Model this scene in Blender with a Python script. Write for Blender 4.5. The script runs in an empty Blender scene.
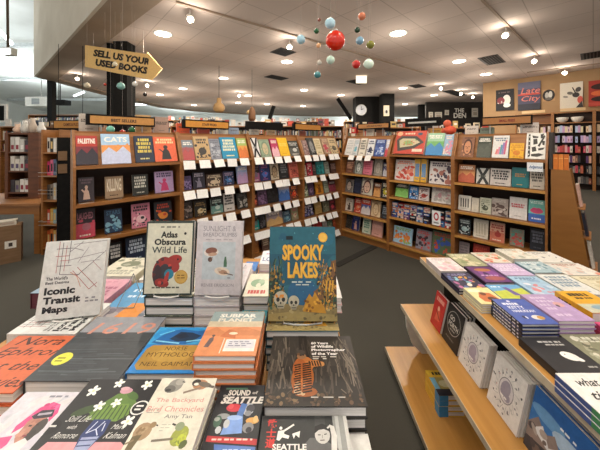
import bpy, bmesh, math, random
from mathutils import Matrix, Vector
R = math.radians
C = bpy.context.scene.collection
EYE, F, HOR = 1.64, 272.0, 142.0
random.seed(7)

# ------------------------------------------------------------------ helpers
def G(px, py, z):                      # photo pixel on a level plane of height z -> x, y
    y = (EYE - z) * F / (py - HOR)
    return ((px - 300) / F * y, y)

def lin(h):
    if not isinstance(h, str): return h
    out = []
    for i in (0, 2, 4):
        c = int(h[i:i+2], 16) / 255
        out.append(c / 12.92 if c <= .04045 else ((c + .055) / 1.055) ** 2.4)
    return tuple(out) + (1.0,)

class MB:
    def __init__(s): s.v = []; s.f = []; s.c = []; s.sm = False
    def face(s, pts, col='ffffff'):
        n = len(s.v); s.v += [tuple(p) for p in pts]; s.f.append(tuple(range(n, n + len(pts)))); s.c.append(lin(col))
    def box(s, x0, x1, y0, y1, z0, z1, col='ffffff', skip=''):
        P = [(x0,y0,z0),(x1,y0,z0),(x1,y1,z0),(x0,y1,z0),(x0,y0,z1),(x1,y0,z1),(x1,y1,z1),(x0,y1,z1)]
        n = len(s.v); s.v += P
        for k, q in (('b',(3,2,1,0)),('t',(4,5,6,7)),('f',(0,1,5,4)),('r',(1,2,6,5)),('k',(2,3,7,6)),('l',(3,0,4,7))):
            if k not in skip: s.f.append(tuple(n+i for i in q)); s.c.append(lin(col))
        return s
    def prism(s, prof, x0, x1, col='ffffff', axis='x'):     # profile in (y, z) swept along x
        n = len(s.v); m = len(prof)
        for x in (x0, x1):
            for a, b in prof: s.v.append((x, a, b) if axis == 'x' else (a, x, b) if axis == 'y' else (a, b, x))
        s.f.append(tuple(n+i for i in range(m))[::-1]); s.f.append(tuple(n+m+i for i in range(m)))
        s.c += [lin(col)]*2
        for i in range(m):
            j = (i+1) % m; s.f.append((n+i, n+j, n+m+j, n+m+i)); s.c.append(lin(col))
        return s
    def tube(s, a, b, r, col='ffffff', n=8, r2=None):
        a, b = Vector(a), Vector(b); d = (b - a).normalized()
        u = d.orthogonal().normalized(); w = d.cross(u); k = len(s.v); r2 = r if r2 is None else r2
        for p, q in ((a, r), (b, r2)):
            for i in range(n):
                t = 2*math.pi*i/n; s.v.append(tuple(p + (u*math.cos(t) + w*math.sin(t))*q))
        for i in range(n):
            j = (i+1) % n; s.f.append((k+i, k+j, k+n+j, k+n+i)); s.c.append(lin(col))
        s.f.append(tuple(k+i for i in range(n))[::-1]); s.f.append(tuple(k+n+i for i in range(n))); s.c += [lin(col)]*2
        return s
    def path(s, pts, r, col='ffffff', n=6):
        for a, b in zip(pts, pts[1:]): s.tube(a, b, r, col, n)
        return s
    def lathe(s, prof, cx=0, cy=0, col='ffffff', n=20):     # profile (r, z) bottom to top
        k = len(s.v); s.sm = True
        for r, z in prof:
            for i in range(n):
                t = 2*math.pi*i/n; s.v.append((cx + r*math.cos(t), cy + r*math.sin(t), z))
        for a in range(len(prof)-1):
            for i in range(n):
                j = (i+1) % n; s.f.append((k+a*n+i, k+a*n+j, k+(a+1)*n+j, k+(a+1)*n+i)); s.c.append(lin(col))
        s.f.append(tuple(k+i for i in range(n))[::-1]); q = k+(len(prof)-1)*n
        s.f.append(tuple(q+i for i in range(n))); s.c += [lin(col)]*2
        return s
    def ball(s, c, r, col='ffffff', n=16, sq=1):
        return s.lathe([(max(.02*r, r*math.cos(R(t))), c[2] + sq*r*math.sin(R(t))) for t in range(-90, 91, 15)], c[0], c[1], col, n)
    def mesh(s, name, mat):
        me = bpy.data.meshes.new(name); me.from_pydata(s.v, [], s.f)
        at = me.color_attributes.new('Col', 'FLOAT_COLOR', 'CORNER')
        buf = []
        for f, c in zip(s.f, s.c): buf += list(c) * len(f)
        at.data.foreach_set('color', buf)
        me.materials.append(mat)
        if s.sm: me.shade_smooth()
        me.update(); return me
    def build(s, name, mat, parent=None, **kw):
        o = bpy.data.objects.new(name, s.mesh(name, mat)); C.objects.link(o)
        if parent: o.parent = parent
        return tag(o, **kw)

def tag(o, label=None, cat=None, group=None, kind=None):
    if label: o['label'] = label
    if cat: o['category'] = cat
    if group: o['group'] = group
    if kind: o['kind'] = kind
    return o
def empty(name, loc=(0,0,0), rz=0, label=None, cat=None, group=None):
    o = bpy.data.objects.new(name, None); C.objects.link(o); o.empty_display_size = .05
    o.location = loc; o.rotation_euler = (0, 0, rz)
    return tag(o, label, cat, group)
def copy_tree(o, parent=None):
    c = o.copy(); C.objects.link(c)
    if parent: c.parent = parent
    for ch in list(o.children): copy_tree(ch, c)
    return c

# ------------------------------------------------------------------ materials
def newmat(name):
    m = bpy.data.materials.new(name); m.use_nodes = True
    nt = m.node_tree; b = nt.nodes['Principled BSDF']; return m, nt, b
def N(nt, t, **kw):
    n = nt.nodes.new(t)
    for k, v in kw.items():
        if k in n.inputs: n.inputs[k].default_value = v
        else: setattr(n, k, v)
    return n
def noisy(name, c1, c2, scale=(8,8,8), rough=.5, detail=4, bump=0, metal=0, lo=.35, hi=.65, nscale=1):
    m, nt, b = newmat(name); L = nt.links
    tc = N(nt, 'ShaderNodeTexCoord'); mp = N(nt, 'ShaderNodeMapping'); mp.inputs['Scale'].default_value = scale
    nz = N(nt, 'ShaderNodeTexNoise', Scale=nscale, Detail=detail); cr = N(nt, 'ShaderNodeValToRGB')
    cr.color_ramp.elements[0].position = lo; cr.color_ramp.elements[1].position = hi
    cr.color_ramp.elements[0].color = lin(c1); cr.color_ramp.elements[1].color = lin(c2)
    L.new(tc.outputs['Object'], mp.inputs[0]); L.new(mp.outputs[0], nz.inputs['Vector']); L.new(nz.outputs['Fac'], cr.inputs[0])
    L.new(cr.outputs[0], b.inputs['Base Color']); b.inputs['Roughness'].default_value = rough; b.inputs['Metallic'].default_value = metal
    if bump:
        bp = N(nt, 'ShaderNodeBump', Strength=bump, Distance=.01); L.new(nz.outputs['Fac'], bp.inputs['Height']); L.new(bp.outputs[0], b.inputs['Normal'])
    return m
def plain(name, c, rough=.5, metal=0, emit=0, trans=0, emitc=None):
    m, nt, b = newmat(name)
    nz = N(nt, 'ShaderNodeTexNoise', Scale=60); mx = N(nt, 'ShaderNodeMix'); mx.data_type = 'RGBA'
    col = lin(c); mx.inputs[6].default_value = col; mx.inputs[7].default_value = tuple(x*.88 for x in col[:3]) + (1,)
    nt.links.new(nz.outputs['Fac'], mx.inputs[0]); nt.links.new(mx.outputs[2], b.inputs['Base Color'])
    b.inputs['Roughness'].default_value = rough; b.inputs['Metallic'].default_value = metal
    b.inputs['Transmission Weight'].default_value = trans
    if emit: b.inputs['Emission Color'].default_value = lin(emitc or c); b.inputs['Emission Strength'].default_value = emit
    return m
def ink(name, rough, coat=0):
    m, nt, b = newmat(name); L = nt.links
    at = N(nt, 'ShaderNodeVertexColor'); at.layer_name = 'Col'
    tc = N(nt, 'ShaderNodeTexCoord'); nz = N(nt, 'ShaderNodeTexNoise', Scale=42, Detail=8, Roughness=.7)
    mr = N(nt, 'ShaderNodeMapRange'); mr.inputs[1].default_value = .28; mr.inputs[2].default_value = .72; mr.inputs[3].default_value = .82; mr.inputs[4].default_value = 1.12
    mx = N(nt, 'ShaderNodeMix'); mx.data_type = 'RGBA'; mx.blend_type = 'MULTIPLY'; mx.inputs[0].default_value = 1
    L.new(tc.outputs['Object'], nz.inputs['Vector']); L.new(nz.outputs['Fac'], mr.inputs[0])
    L.new(at.outputs[0], mx.inputs[6]); L.new(mr.outputs[0], mx.inputs[7]); L.new(mx.outputs[2], b.inputs['Base Color'])
    b.inputs['Roughness'].default_value = rough; b.inputs['Coat Weight'].default_value = coat; b.inputs['Coat Roughness'].default_value = .2
    return m
INK = ink('printed_cover', .42); GLOSS = ink('laminated_cover', .33, .12); MATTE = ink('painted', .7)
OAK = noisy('oak', '8a572a', 'a06b38', (3, 3, 26), .42, 6)
OAKH = noisy('oak_board', '8f5b2d', 'a4703c', (3, 26, 26), .4, 6)
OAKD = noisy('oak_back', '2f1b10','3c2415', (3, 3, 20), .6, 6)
MAPLE = noisy('maple_laminate', 'b5813f', 'c4904c', (30, 2, 30), .35, 6)
WALNUT = noisy('walnut', '57311b', '6b3f24', (4, 4, 22), .45, 6)
ENDCAP = noisy('endcap_laminate', '875825', '90602b', (4, 4, 18), .5, 5)
BLACK = noisy('black_paint', '0a0908', '141210', (20, 20, 20), .75); BLACK.node_tree.nodes['Principled BSDF'].inputs['Specular IOR Level'].default_value = .2
WHITE = noisy('white_paint', 'e6e3dc', 'f2f0ea', (12, 12, 12), .55)
CARDM = noisy('white_card', 'f1eeea', 'fbfaf7', (40, 40, 40), .6)
CREAMW = noisy('tan_wall_paint', '9c7b56', 'a6855f', (2, 2, 2), .8)
FASC = noisy('soffit_paint', 'cfc4b2', 'dad0bf', (1, 1, 1), .85)
TRIMB = noisy('soffit_trim', '9a8672', 'a8937e', (1, 1, 1), .8)
PALE = noisy('pale_drywall', 'dfe2de', 'ecefec', (.5, .5, .5), .9)
CARD = noisy('cardboard', '72563a', '806246', (6, 6, 30), .8)
METAL = plain('brushed_metal', 'b8b8b4', .3, .9)
WIRE = plain('wire', 'c8c8c6', .3, .8)
CLEAR = plain('clear_acrylic', 'e8eef0', .08, 0, 0, .7)
LAMP = plain('lamp_lens', 'fff2dc', .4, 0, 14)
SPOTL = plain('spot_lens', 'fff0d4', .4, 0, 40)
FLUO = plain('fluorescent', 'eef6ff', .4, 0, 5)
LANT = plain('shade_glow', 'fff4dc', .5, 0, 1.4)

def pages_mat():
    m, nt, b = newmat('paper_edges'); L = nt.links
    tc = N(nt, 'ShaderNodeTexCoord'); mp = N(nt, 'ShaderNodeMapping'); mp.inputs['Scale'].default_value = (2, 2, 420)
    nz = N(nt, 'ShaderNodeTexNoise', Scale=1, Detail=2); cr = N(nt, 'ShaderNodeValToRGB')
    cr.color_ramp.elements[0].color = lin('cfcbc8'); cr.color_ramp.elements[1].color = lin('f4f2f0')
    cr.color_ramp.elements[0].position = .3; cr.color_ramp.elements[1].position = .62
    L.new(tc.outputs['Object'], mp.inputs[0]); L.new(mp.outputs[0], nz.inputs['Vector']); L.new(nz.outputs['Fac'], cr.inputs[0])
    L.new(cr.outputs[0], b.inputs['Base Color']); b.inputs['Roughness'].default_value = .8
    return m
PAGES = pages_mat()
def carpet_mat():
    m, nt, b = newmat('carpet'); L = nt.links
    tc = N(nt, 'ShaderNodeTexCoord'); n1 = N(nt, 'ShaderNodeTexNoise', Scale=220, Detail=3); n2 = N(nt, 'ShaderNodeTexNoise', Scale=1.3, Detail=4)
    cr = N(nt, 'ShaderNodeValToRGB'); cr.color_ramp.elements[0].color = lin('383630'); cr.color_ramp.elements[1].color = lin('59564c')
    mx = N(nt, 'ShaderNodeMix'); mx.data_type = 'RGBA'; mx.blend_type = 'MULTIPLY'; mx.inputs[0].default_value = .35
    L.new(tc.outputs['Object'], n1.inputs['Vector']); L.new(tc.outputs['Object'], n2.inputs['Vector'])
    L.new(n1.outputs['Fac'], cr.inputs[0]); L.new(cr.outputs[0], mx.inputs[6]); L.new(n2.outputs['Fac'], mx.inputs[7])
    L.new(mx.outputs[2], b.inputs['Base Color']); b.inputs['Roughness'].default_value = .95
    bp = N(nt, 'ShaderNodeBump', Strength=.4, Distance=.004); L.new(n1.outputs['Fac'], bp.inputs['Height']); L.new(bp.outputs[0], b.inputs['Normal'])
    return m
def ceil_mat():
    m, nt, b = newmat('ceiling_tiles'); L = nt.links
    tc = N(nt, 'ShaderNodeTexCoord'); mp = N(nt, 'ShaderNodeMapping'); mp.inputs['Rotation'].default_value = (0, 0, R(-42.85))
    br = N(nt, 'ShaderNodeTexBrick'); br.offset = 0; br.squash = 1
    for k, v in (('Scale', 1), ('Mortar Size', .009), ('Brick Width', .86), ('Row Height', .86), ('Mortar Smooth', .2)): br.inputs[k].default_value = v
    br.inputs['Color1'].default_value = lin('dac9be'); br.inputs['Color2'].default_value = lin('d4c3b8'); br.inputs['Mortar'].default_value = lin('b5a497')
    nz = N(nt, 'ShaderNodeTexNoise', Scale=160, Detail=2); mx = N(nt, 'ShaderNodeMix'); mx.data_type = 'RGBA'; mx.blend_type = 'MULTIPLY'; mx.inputs[0].default_value = .12
    L.new(tc.outputs['Object'], mp.inputs[0]); L.new(mp.outputs[0], br.inputs['Vector']); L.new(tc.outputs['Object'], nz.inputs['Vector'])
    L.new(br.outputs['Color'], mx.inputs[6]); L.new(nz.outputs['Fac'], mx.inputs[7]); L.new(mx.outputs[2], b.inputs['Base Color'])
    b.inputs['Roughness'].default_value = .9
    return m

# ------------------------------------------------------------------ cover art
_tc = {}
def glyphs(s, bold=0):
    k = (s, bold)
    if k not in _tc:
        cu = bpy.data.curves.new('lettering', 'FONT'); cu.body = s; cu.offset = bold; cu.resolution_u = 2; cu.space_line = .85
        o = bpy.data.objects.new('lettering', cu); C.objects.link(o)
        dg = bpy.context.evaluated_depsgraph_get(); me = bpy.data.meshes.new_from_object(o.evaluated_get(dg))
        v = [(p.co.x, p.co.y) for p in me.vertices]; f = [tuple(p.vertices) for p in me.polygons]
        bpy.data.objects.remove(o); bpy.data.curves.remove(cu); bpy.data.meshes.remove(me)
        x0 = min(p[0] for p in v); x1 = max(p[0] for p in v); y0 = min(p[1] for p in v); y1 = max(p[1] for p in v)
        _tc[k] = ([((x-x0)/(x1-x0), (y-y0)/(y1-y0)) for x, y in v], f)
    return _tc[k]

class Art:                             # flat shapes printed on a cover: u right, v down, both 0..1
    def __init__(s, mb, org, ux, vy, nz, w, h, eps=.00001):
        s.mb, s.o, s.ux, s.vy, s.nz, s.w, s.h, s.ep, s.k = mb, Vector(org), Vector(ux), Vector(vy), Vector(nz), w, h, eps, 0
    def P(s, u, v):
        u = min(1, max(0, u)); v = min(1, max(0, v)); return s.o + s.ux*(u*s.w) + s.vy*((1-v)*s.h) + s.nz*(s.k*s.ep)
    def poly(s, pts, c): s.mb.face([s.P(u, v) for u, v in pts], c)
    def r(s, x0, y0, x1, y1, c): s.k += 1; s.poly([(x0,y1),(x1,y1),(x1,y0),(x0,y0)], c)
    def p(s, pts, c):
        s.k += 1; a = sum(x0*y1 - x1*y0 for (x0,y0),(x1,y1) in zip(pts, pts[1:]+pts[:1]))
        s.poly(pts if a < 0 else pts[::-1], c)
    def e(s, cx, cy, rx, ry, c, n=18, rot=0):
        s.k += 1; q = []
        for i in range(n):
            t = -2*math.pi*i/n; x, y = rx*math.cos(t)*s.w, ry*math.sin(t)*s.h
            q.append((cx + (x*math.cos(rot) - y*math.sin(rot))/s.w, cy + (x*math.sin(rot) + y*math.cos(rot))/s.h))
        s.poly(q, c)
    def l(s, x0, y0, x1, y1, wd, c):
        dx, dy = (x1-x0)*s.w, (y1-y0)*s.h; d = math.hypot(dx, dy) or 1; nx, ny = -dy/d*wd/2/s.w, dx/d*wd/2/s.h
        s.p([(x0+nx,y0+ny),(x1+nx,y1+ny),(x1-nx,y1-ny),(x0-nx,y0-ny)], c)
    def t(s, txt, x0, y0, x1, y1, c, bold=0, shear=0):
        s.k += 1; v, f = glyphs(txt, bold); n = len(s.mb.v)
        s.mb.v += [tuple(s.P(x0 + (x1-x0)*(x + shear*y), y1 + (y0-y1)*y)) for x, y in v]
        for q in f: s.mb.f.append(tuple(n+i for i in q)); s.mb.c.append(lin(c))
    def words(s, x0, y0, x1, y1, c, rng, gap=.12):      # lettering too small to read
        s.k += 1; x = x0
        while x < x1 - .03:
            w = min(rng.uniform(.05, .11), x1 - x); s.poly([(x,y1),(x+w,y1),(x+w,y0),(x,y0)], c); x += w + rng.choice((.018, .02, .05))
    def blobs(s, x0, y0, x1, y1, n, sz, cols, rng):
        for i in range(n):
            s.k -= .7
            s.e(rng.uniform(x0, x1), rng.uniform(y0, y1), sz*rng.uniform(.5, 1.3), sz*rng.uniform(.4, 1.1), rng.choice(cols), 8, rng.uniform(0, 3))

def auto(a, style, f, g, title, rng):   # small covers on the wall shelves
    if style in ('land','spot','scat','face','band'): a.blobs(.06, .36, .94, .94, 12, .07, [f, g, g, f], rng)
    def ttl(y0, y1, c, n=2):
        if title: a.t(title, .1, y0, .9, y1, c, .03)
        else:
            d = (y1 - y0)/n
            for i in range(n):
                m = rng.uniform(.08, .2); a.words(m, y0 + i*d, 1-m, y0 + i*d + d*.72, c, rng)
    if style == 'fig':
        ttl(.07, .3, g); a.p([(.5,.42),(.66,.6),(.74,.92),(.3,.92),(.36,.6)], f); a.e(.51, .42, .1, .08, f)
        a.l(.38, .62, .22, .5, .012, f)
    elif style == 'txt':
        ttl(.1, .68, f, 4); a.words(.25, .84, .75, .89, g, rng)
    elif style == 'face':
        a.e(.5, .5, .36, .4, g); a.e(.5, .54, .27, .33, f); a.e(.38, .5, .06, .02, g, 8); a.e(.62, .5, .06, .02, g, 8)
        a.l(.5, .5, .47, .62, .006, g); a.e(.5, .72, .1, .025, g, 8); ttl(.03, .11, g, 1)
    elif style == 'band':
        a.r(0, .5, 1, 1, f); ttl(.12, .36, g); a.e(.55, .62, .22, .13, g); a.words(.2, .88, .8, .93, 'e8e0d0', rng)
    elif style == 'scat':
        a.blobs(.1, .3, .9, .9, 16, .11, [f, g, f], rng); ttl(.06, .24, g)
    elif style == 'x':
        a.p([(.0,.0),(.25,.0),(1,.95),(1,1),(.78,1)], f); a.p([(.75,0),(1,0),(.3,1),(.05,1)], f); a.words(.2,.45,.8,.55,g,rng)
    elif style == 'spot':
        ttl(.1, .34, g); a.e(.5, .64, .26, .16, f); a.e(.58, .6, .1, .06, g); a.words(.25, .89, .75, .93, g, rng)
    elif style == 'land':
        a.r(0, .38, 1, .66, f); a.r(0, .66, 1, 1, g); a.p([(.0,.66),(.25,.45),(.5,.62),(.75,.42),(1,.66)], g); ttl(.1, .28, 'f4efe4')
    elif style == 'strk':
        for i in range(4): a.l(.2+i*.19, .2, .23+i*.19, .78, .012, f)
        a.words(.2, .86, .8, .9, g, rng)
    elif style == 'plain':
        ttl(.3, .5, f, 2); a.words(.3, .84, .7, .88, g, rng)
    elif style == 'brush':
        for q in ([(.1,.05),(.2,.04),(.24,.9),(.12,.95)],[(.3,.1),(.62,.14),(.6,.2),(.34,.2)],[(.36,.24),(.56,.22),(.6,.42),(.38,.46)],[(.6,.5),(.92,.08),(.97,.14),(.7,.54)],[(.72,.06),(.9,.02),(.86,.2),(.74,.22)],[(.3,.56),(.5,.52),(.56,.7),(.34,.74)],[(.62,.6),(.95,.56),(.9,.64),(.66,.68)],[(.28,.82),(.7,.78),(.94,.84),(.6,.92),(.3,.9)],[(.8,.3),(.96,.32),(.94,.48),(.84,.46)]): a.p(q, f)
        for i in range(5): a.e(.16, .15+i*.17, .035, .03, 'd8d6d0', 8)
    elif style == 'lips':
        ttl(.06, .2, 'd8eee8'); a.r(0, .64, 1, 1, g); a.e(.5, .5, .4, .12, f); a.e(.38,.43,.18,.07,f); a.e(.62,.43,.18,.07,f); a.words(.2,.82,.8,.88,'e8e8f0',rng)
    elif style == 'bars':
        for i, c in enumerate((f, 'd98aa0', g, '8a7ab8', 'c8607a')): a.l(.25+i*.13, .85, .32+i*.13, .62-i*.1, .018, c)
        ttl(.1, .28, '6a7a8a', 2)

def slab(w, h, t, bg, spine=None, page='d8d2c6', hard=True):   # one small book, cover up
    mb = MB(); k = .0022
    mb.box(0, w, 0, h, t-k, t, bg); mb.box(0, w, 0, h, 0, k, spine or bg)
    mb.box(0, k*1.4, 0, h, k, t-k, spine or bg, 'tb'); mb.box(k*1.4, w-.003, .003, h-.003, k, t-k, page, 'tb')
    return mb
def place(o, loc, yaw, lean, roll=0):
    o.matrix_world = Matrix.Translation(loc) @ Matrix.Rotation(yaw, 4, 'Z') @ Matrix.Rotation(math.pi/2 - lean, 4, 'X') @ Matrix.Rotation(roll, 4, 'Z')
# ------------------------------------------------------------------ the setting
CEIL = 4.17
def flat(name, pts, z, mat, th=-.1):
    mb = MB(); p = [(x, y) for x, y in pts]
    mb.prism(p, z, z+th, axis='z'); bmo = mb.build(name, mat, kind='structure')
    bm = bmesh.new(); bm.from_mesh(bmo.data); bmesh.ops.recalc_face_normals(bm, faces=bm.faces); bm.to_mesh(bmo.data); bm.free()
    return bmo
flat('floor', [(-30,-.9),(14,-.9),(24,34),(-30,34)], 0, carpet_mat(), -.1)
cpts = [(-2.2,3.78),(-10.1,10.4),(-10.4,14.0),(-10.2,19.5),(-8.6,22.2),(-5.0,24.6),(2,26.5),(23,27.5),(14,-3.5),(3.4,-3.5)]
flat('ceiling', cpts, CEIL, ceil_mat(), .12)
# dropped border of the ceiling and the tall pale face above it
bd = [(3.4,-3.5),(-2.2,3.78),(-10.1,10.4),(-10.4,14.0),(-10.2,19.5),(-8.6,22.2),(-5.0,24.6),(2,26.5),(23,27.5)]
bd = [(7.0,-4.0)] + bd[1:]
bd[0] = (4.4,-1.75)
def offs(pts, d):
    out = []
    for i, p in enumerate(pts):
        a = pts[max(i-1,0)]; b = pts[min(i+1,len(pts)-1)]
        dx, dy = b[0]-a[0], b[1]-a[1]; l = math.hypot(dx, dy); out.append((p[0]+dy/l*d, p[1]-dx/l*d))
    return out
inn = offs(bd, .62)
mb = MB()
for i in range(len(bd)-1):
    a, b, c, d = bd[i], bd[i+1], inn[i+1], inn[i]
    P = [(*a,CEIL-.05),(*b,CEIL-.05),(*c,CEIL-.05),(*d,CEIL-.05),(*a,CEIL),(*b,CEIL),(*c,CEIL),(*d,CEIL)]
    for q in ((0,1,2,3),(4,5,6,7),(0,1,5,4),(2,3,7,6)): mb.face([P[j] for j in q])
mb.build('trim_1', TRIMB, kind='structure')
mb = MB(); out = offs(bd, -.06)
for i in range(0, 2):
    a, b, c, d = bd[i], bd[i+1], out[i+1], out[i]
    P = [(*d,CEIL-.05),(*c,CEIL-.05),(*b,CEIL-.05),(*a,CEIL-.05),(*d,CEIL+2.9),(*c,CEIL+2.9),(*b,CEIL+2.9),(*a,CEIL+2.9)]
    for q in ((0,1,2,3),(0,1,5,4),(2,3,7,6),(4,5,6,7)): mb.face([P[j] for j in q])
mb.build('wall_soffit', FASC, kind='structure')
# the big room beyond: high sloping ceiling, far pale walls
mb = MB()
mb.face([(-30,-4,8.2),(-30,16,7.6),(-4,16,7.6),(-4,-4,8.2)]); mb.face([(-30,16,7.6),(-30,34,4.9),(24,34,4.9),(24,16,7.6)])
mb.build('ceiling_high', PALE, kind='structure')
flat('wall_back', [(-30,33.7),(24,33.7),(24,34),(-30,34)], 6.0, PALE, -6.0)
flat('wall_left', [(-30.2,-3.5),(-30,-3.5),(-30,34),(-30.2,34)], 8.2, PALE, -8.2)
mb = MB()
for (x0, y0, x1, y1, z) in ((-24,15,-8,15.2,6.9),(-26,20,-6,20.2,6.2),(-28,26,-2,26.2,5.6)):
    mb.box(x0, x1, y0, y1, z, z+.22)
mb.build('trim_2', noisy('grey_beam', 'a9afb0', 'b8bebf'), kind='structure')
# wall at the right with the posters
WO, WD, WN = Vector((10.2, 9.3, 0)), Vector((-.69, .724, 0)), Vector((-.724, -.69, 0))
mb = MB(); A = WO - WD*9; B = WO + WD*3.35; D = -WN*.2
P = [A, B, B+D, A+D]; mb.prism([(p.x, p.y) for p in P], 0, CEIL, axis='z'); mb.build('wall_right', CREAMW, kind='structure')
mb = MB(); mb.box(-.3, 23, -.1, .1, 0, CEIL); w = mb.build('wall_den', BLACK, kind='structure'); w.location = (8.3, 18.4, 0); w.rotation_euler.z = R(-8)
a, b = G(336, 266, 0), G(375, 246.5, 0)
mb = MB(); mb.box(0, math.dist(a, b), -.05, .05, 0.0, .008); st = mb.build('floor_strip', noisy('dark_strip', '24221e', '2e2b26', (60,60,60), .9), kind='structure')  # flat dark strip laid diagonally on the floor
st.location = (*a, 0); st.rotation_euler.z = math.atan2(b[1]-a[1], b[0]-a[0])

# ------------------------------------------------------------------ wall bookcases
CN = Vector((.716, 4.75, 0)); DA = Vector((.733, .680, 0)); DB = Vector((.680, -.733, 0))
ZA = [1.43, 1.10, .775, .45, .13]
BAYS = [  # key, origin, direction, width, shelf heights, label
 ('A1', CN-DA*3.6, DA, .9, ZA, 'honey oak bookcase under the best sellers sign, books faced out on clear stands', 'best sellers case'),
 ('A2', CN-DA*2.7, DA, .9, ZA, 'oak bookcase with white shelf cards, right of the best sellers case', 'staff picks case'),
 ('A3', CN-DA*1.8, DA, .9, ZA, 'oak bookcase with white shelf cards behind the lake monster book', 'middle carded case'),
 ('A4', CN-DA*0.9, DA, .9, ZA, 'oak bookcase with white shelf cards, last before the inside corner', 'last carded case'),
 ('B1', CN, DB, .893, [1.41,1.10,.765,.44,.13], 'oak bookcase just right of the inside corner, five shelves of faced out books', 'corner case'),
 ('B2', CN+DB*.893, DB, .893, [1.45,1.07,.82,.52,.13], 'oak bookcase of board games, puzzles and toys', 'games case'),
 ('B3', CN+DB*1.786, DB, .893, [1.45,1.13,.775,.47,.14], 'oak bookcase under the small press sign', 'small press case')]
CASE = {}
def bookcase(key, org, d, w, zs, label, nick):
    ang = math.atan2(d.y, d.x); e = empty('bookcase', org, ang, label, 'bookcase', 'oak wall bookcases')
    prof = [(.0,0),(.36,0),(.36,1.75),(.15,1.75),(.02,1.47),(0,1.42)]
    for x0 in (.001, w-.021): MB().prism(prof, x0, x0+.02).build('side_panel', OAK, e)
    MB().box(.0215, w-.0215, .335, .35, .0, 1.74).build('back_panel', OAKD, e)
    MB().box(.0215, w-.0215, .03, .05, 0, zs[4]-.021).build('plinth', OAK, e)
    for k, z in enumerate(zs):
        sh = MB().box(.0215, w-.0215, .012, .334, z-.02, z).build('shelf', OAKH, e)
        MB().box(.0215, w-.0215, .0, .0115, z-.026, z+.004).build('front_lip', OAKH if key[0] == 'A' or k == 0 else MAPLE, sh)
    MB().prism([(.055,zs[0]+.001),(.067,zs[0]+.001),(.185,1.72),(.173,1.72)], .0215, w-.0215).build('display_rack', OAK, e)
    MB().box(.0215, w-.0215, .192, .334, 1.72, 1.74).build('top_board', OAK, e)
    CASE[key] = (org, d, w, zs, ang, nick)
for b in BAYS: bookcase(*b)

def along(key, px, yb):
    o, d, w, zs, ang, nick = CASE[key]; bk = Vector((-d.y, d.x, 0)); k = (px-300)/F; q = o + bk*yb
    return (k*q.y - q.x)/(d.x - k*d.y)
ORD = ['first','second','third','fourth','fifth','sixth','seventh','eighth','ninth','tenth','eleventh','twelfth']
SHN = ['top shelf','second shelf','third shelf','fourth shelf','bottom shelf']
def wall_book(key, row, x0, x1, yt, bg, style, f, g, title, desc, name='paperback_book', cat='book', thick=None, group=None):
    o, d, w, zs, ang, nick = CASE[key]; bk = Vector((-d.y, d.x, 0))
    rng = random.Random(f'{key}{row}{x0}'); yb, lean = (.045, math.atan2(.118, 1.72-zs[0])+.004) if row == 0 else (.11, R(11))
    if name == 'game_box': yb, lean = (.045, lean) if row == 0 else (.13, R(7))
    t0 = max(along(key, x0, yb), .024); t1 = min(along(key, x1, yb), w-.024); ww = t1 - t0
    p = o + d*t0 + bk*yb; pm = o + d*((t0+t1)/2) + bk*yb
    h = (EYE - zs[row] - (yt-HOR)*pm.y/F)/(math.cos(lean) + (yt-HOR)*math.sin(lean)*.73/F)
    h = max(.12, min(h, .36 if row == 0 else (zs[row-1]-zs[row]-.035)))
    t = thick or rng.uniform(.016, .03)
    mb = slab(ww, h, t, bg, None if rng.random() < .6 else g)
    auto(Art(mb, (0,0,t), (1,0,0), (0,1,0), (0,0,1), ww, h, .00004), style, f, g, title, rng)
    b = mb.build(name, INK, label=f'{desc}, {SHN[row]} of the {nick}', cat=cat, group=group or f'books faced out in the {nick}')
    place(b, p + Vector((0,0,zs[row]+(.0045 if key == 'A1' and 0 < row < 4 else .0005))), ang, lean)
    if key == 'A1' and 0 < row < 4:      # clear stand with a wire lip under the cover
        s = empty('book_stand', p + d*(ww/2) + Vector((0,0,zs[row])), ang, f'clear stand under the {desc}, {nick}', 'book stand', 'clear stands in the best sellers case')
        MB().path([(-.05,-.062,.012),(-.05,-.062,.0015),(.05,-.062,.0015),(.05,-.062,.012)], .0014).build('lip', WIRE, s)
        MB().path([(-.05,-.062,.0015),(-.05,.075,.0015),(0,.075,.12),(.05,.075,.0015),(.05,-.062,.0015)], .0014).build('easel', WIRE, s)
    return b
W = 'e9e5de'; K = '15141a'
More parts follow.
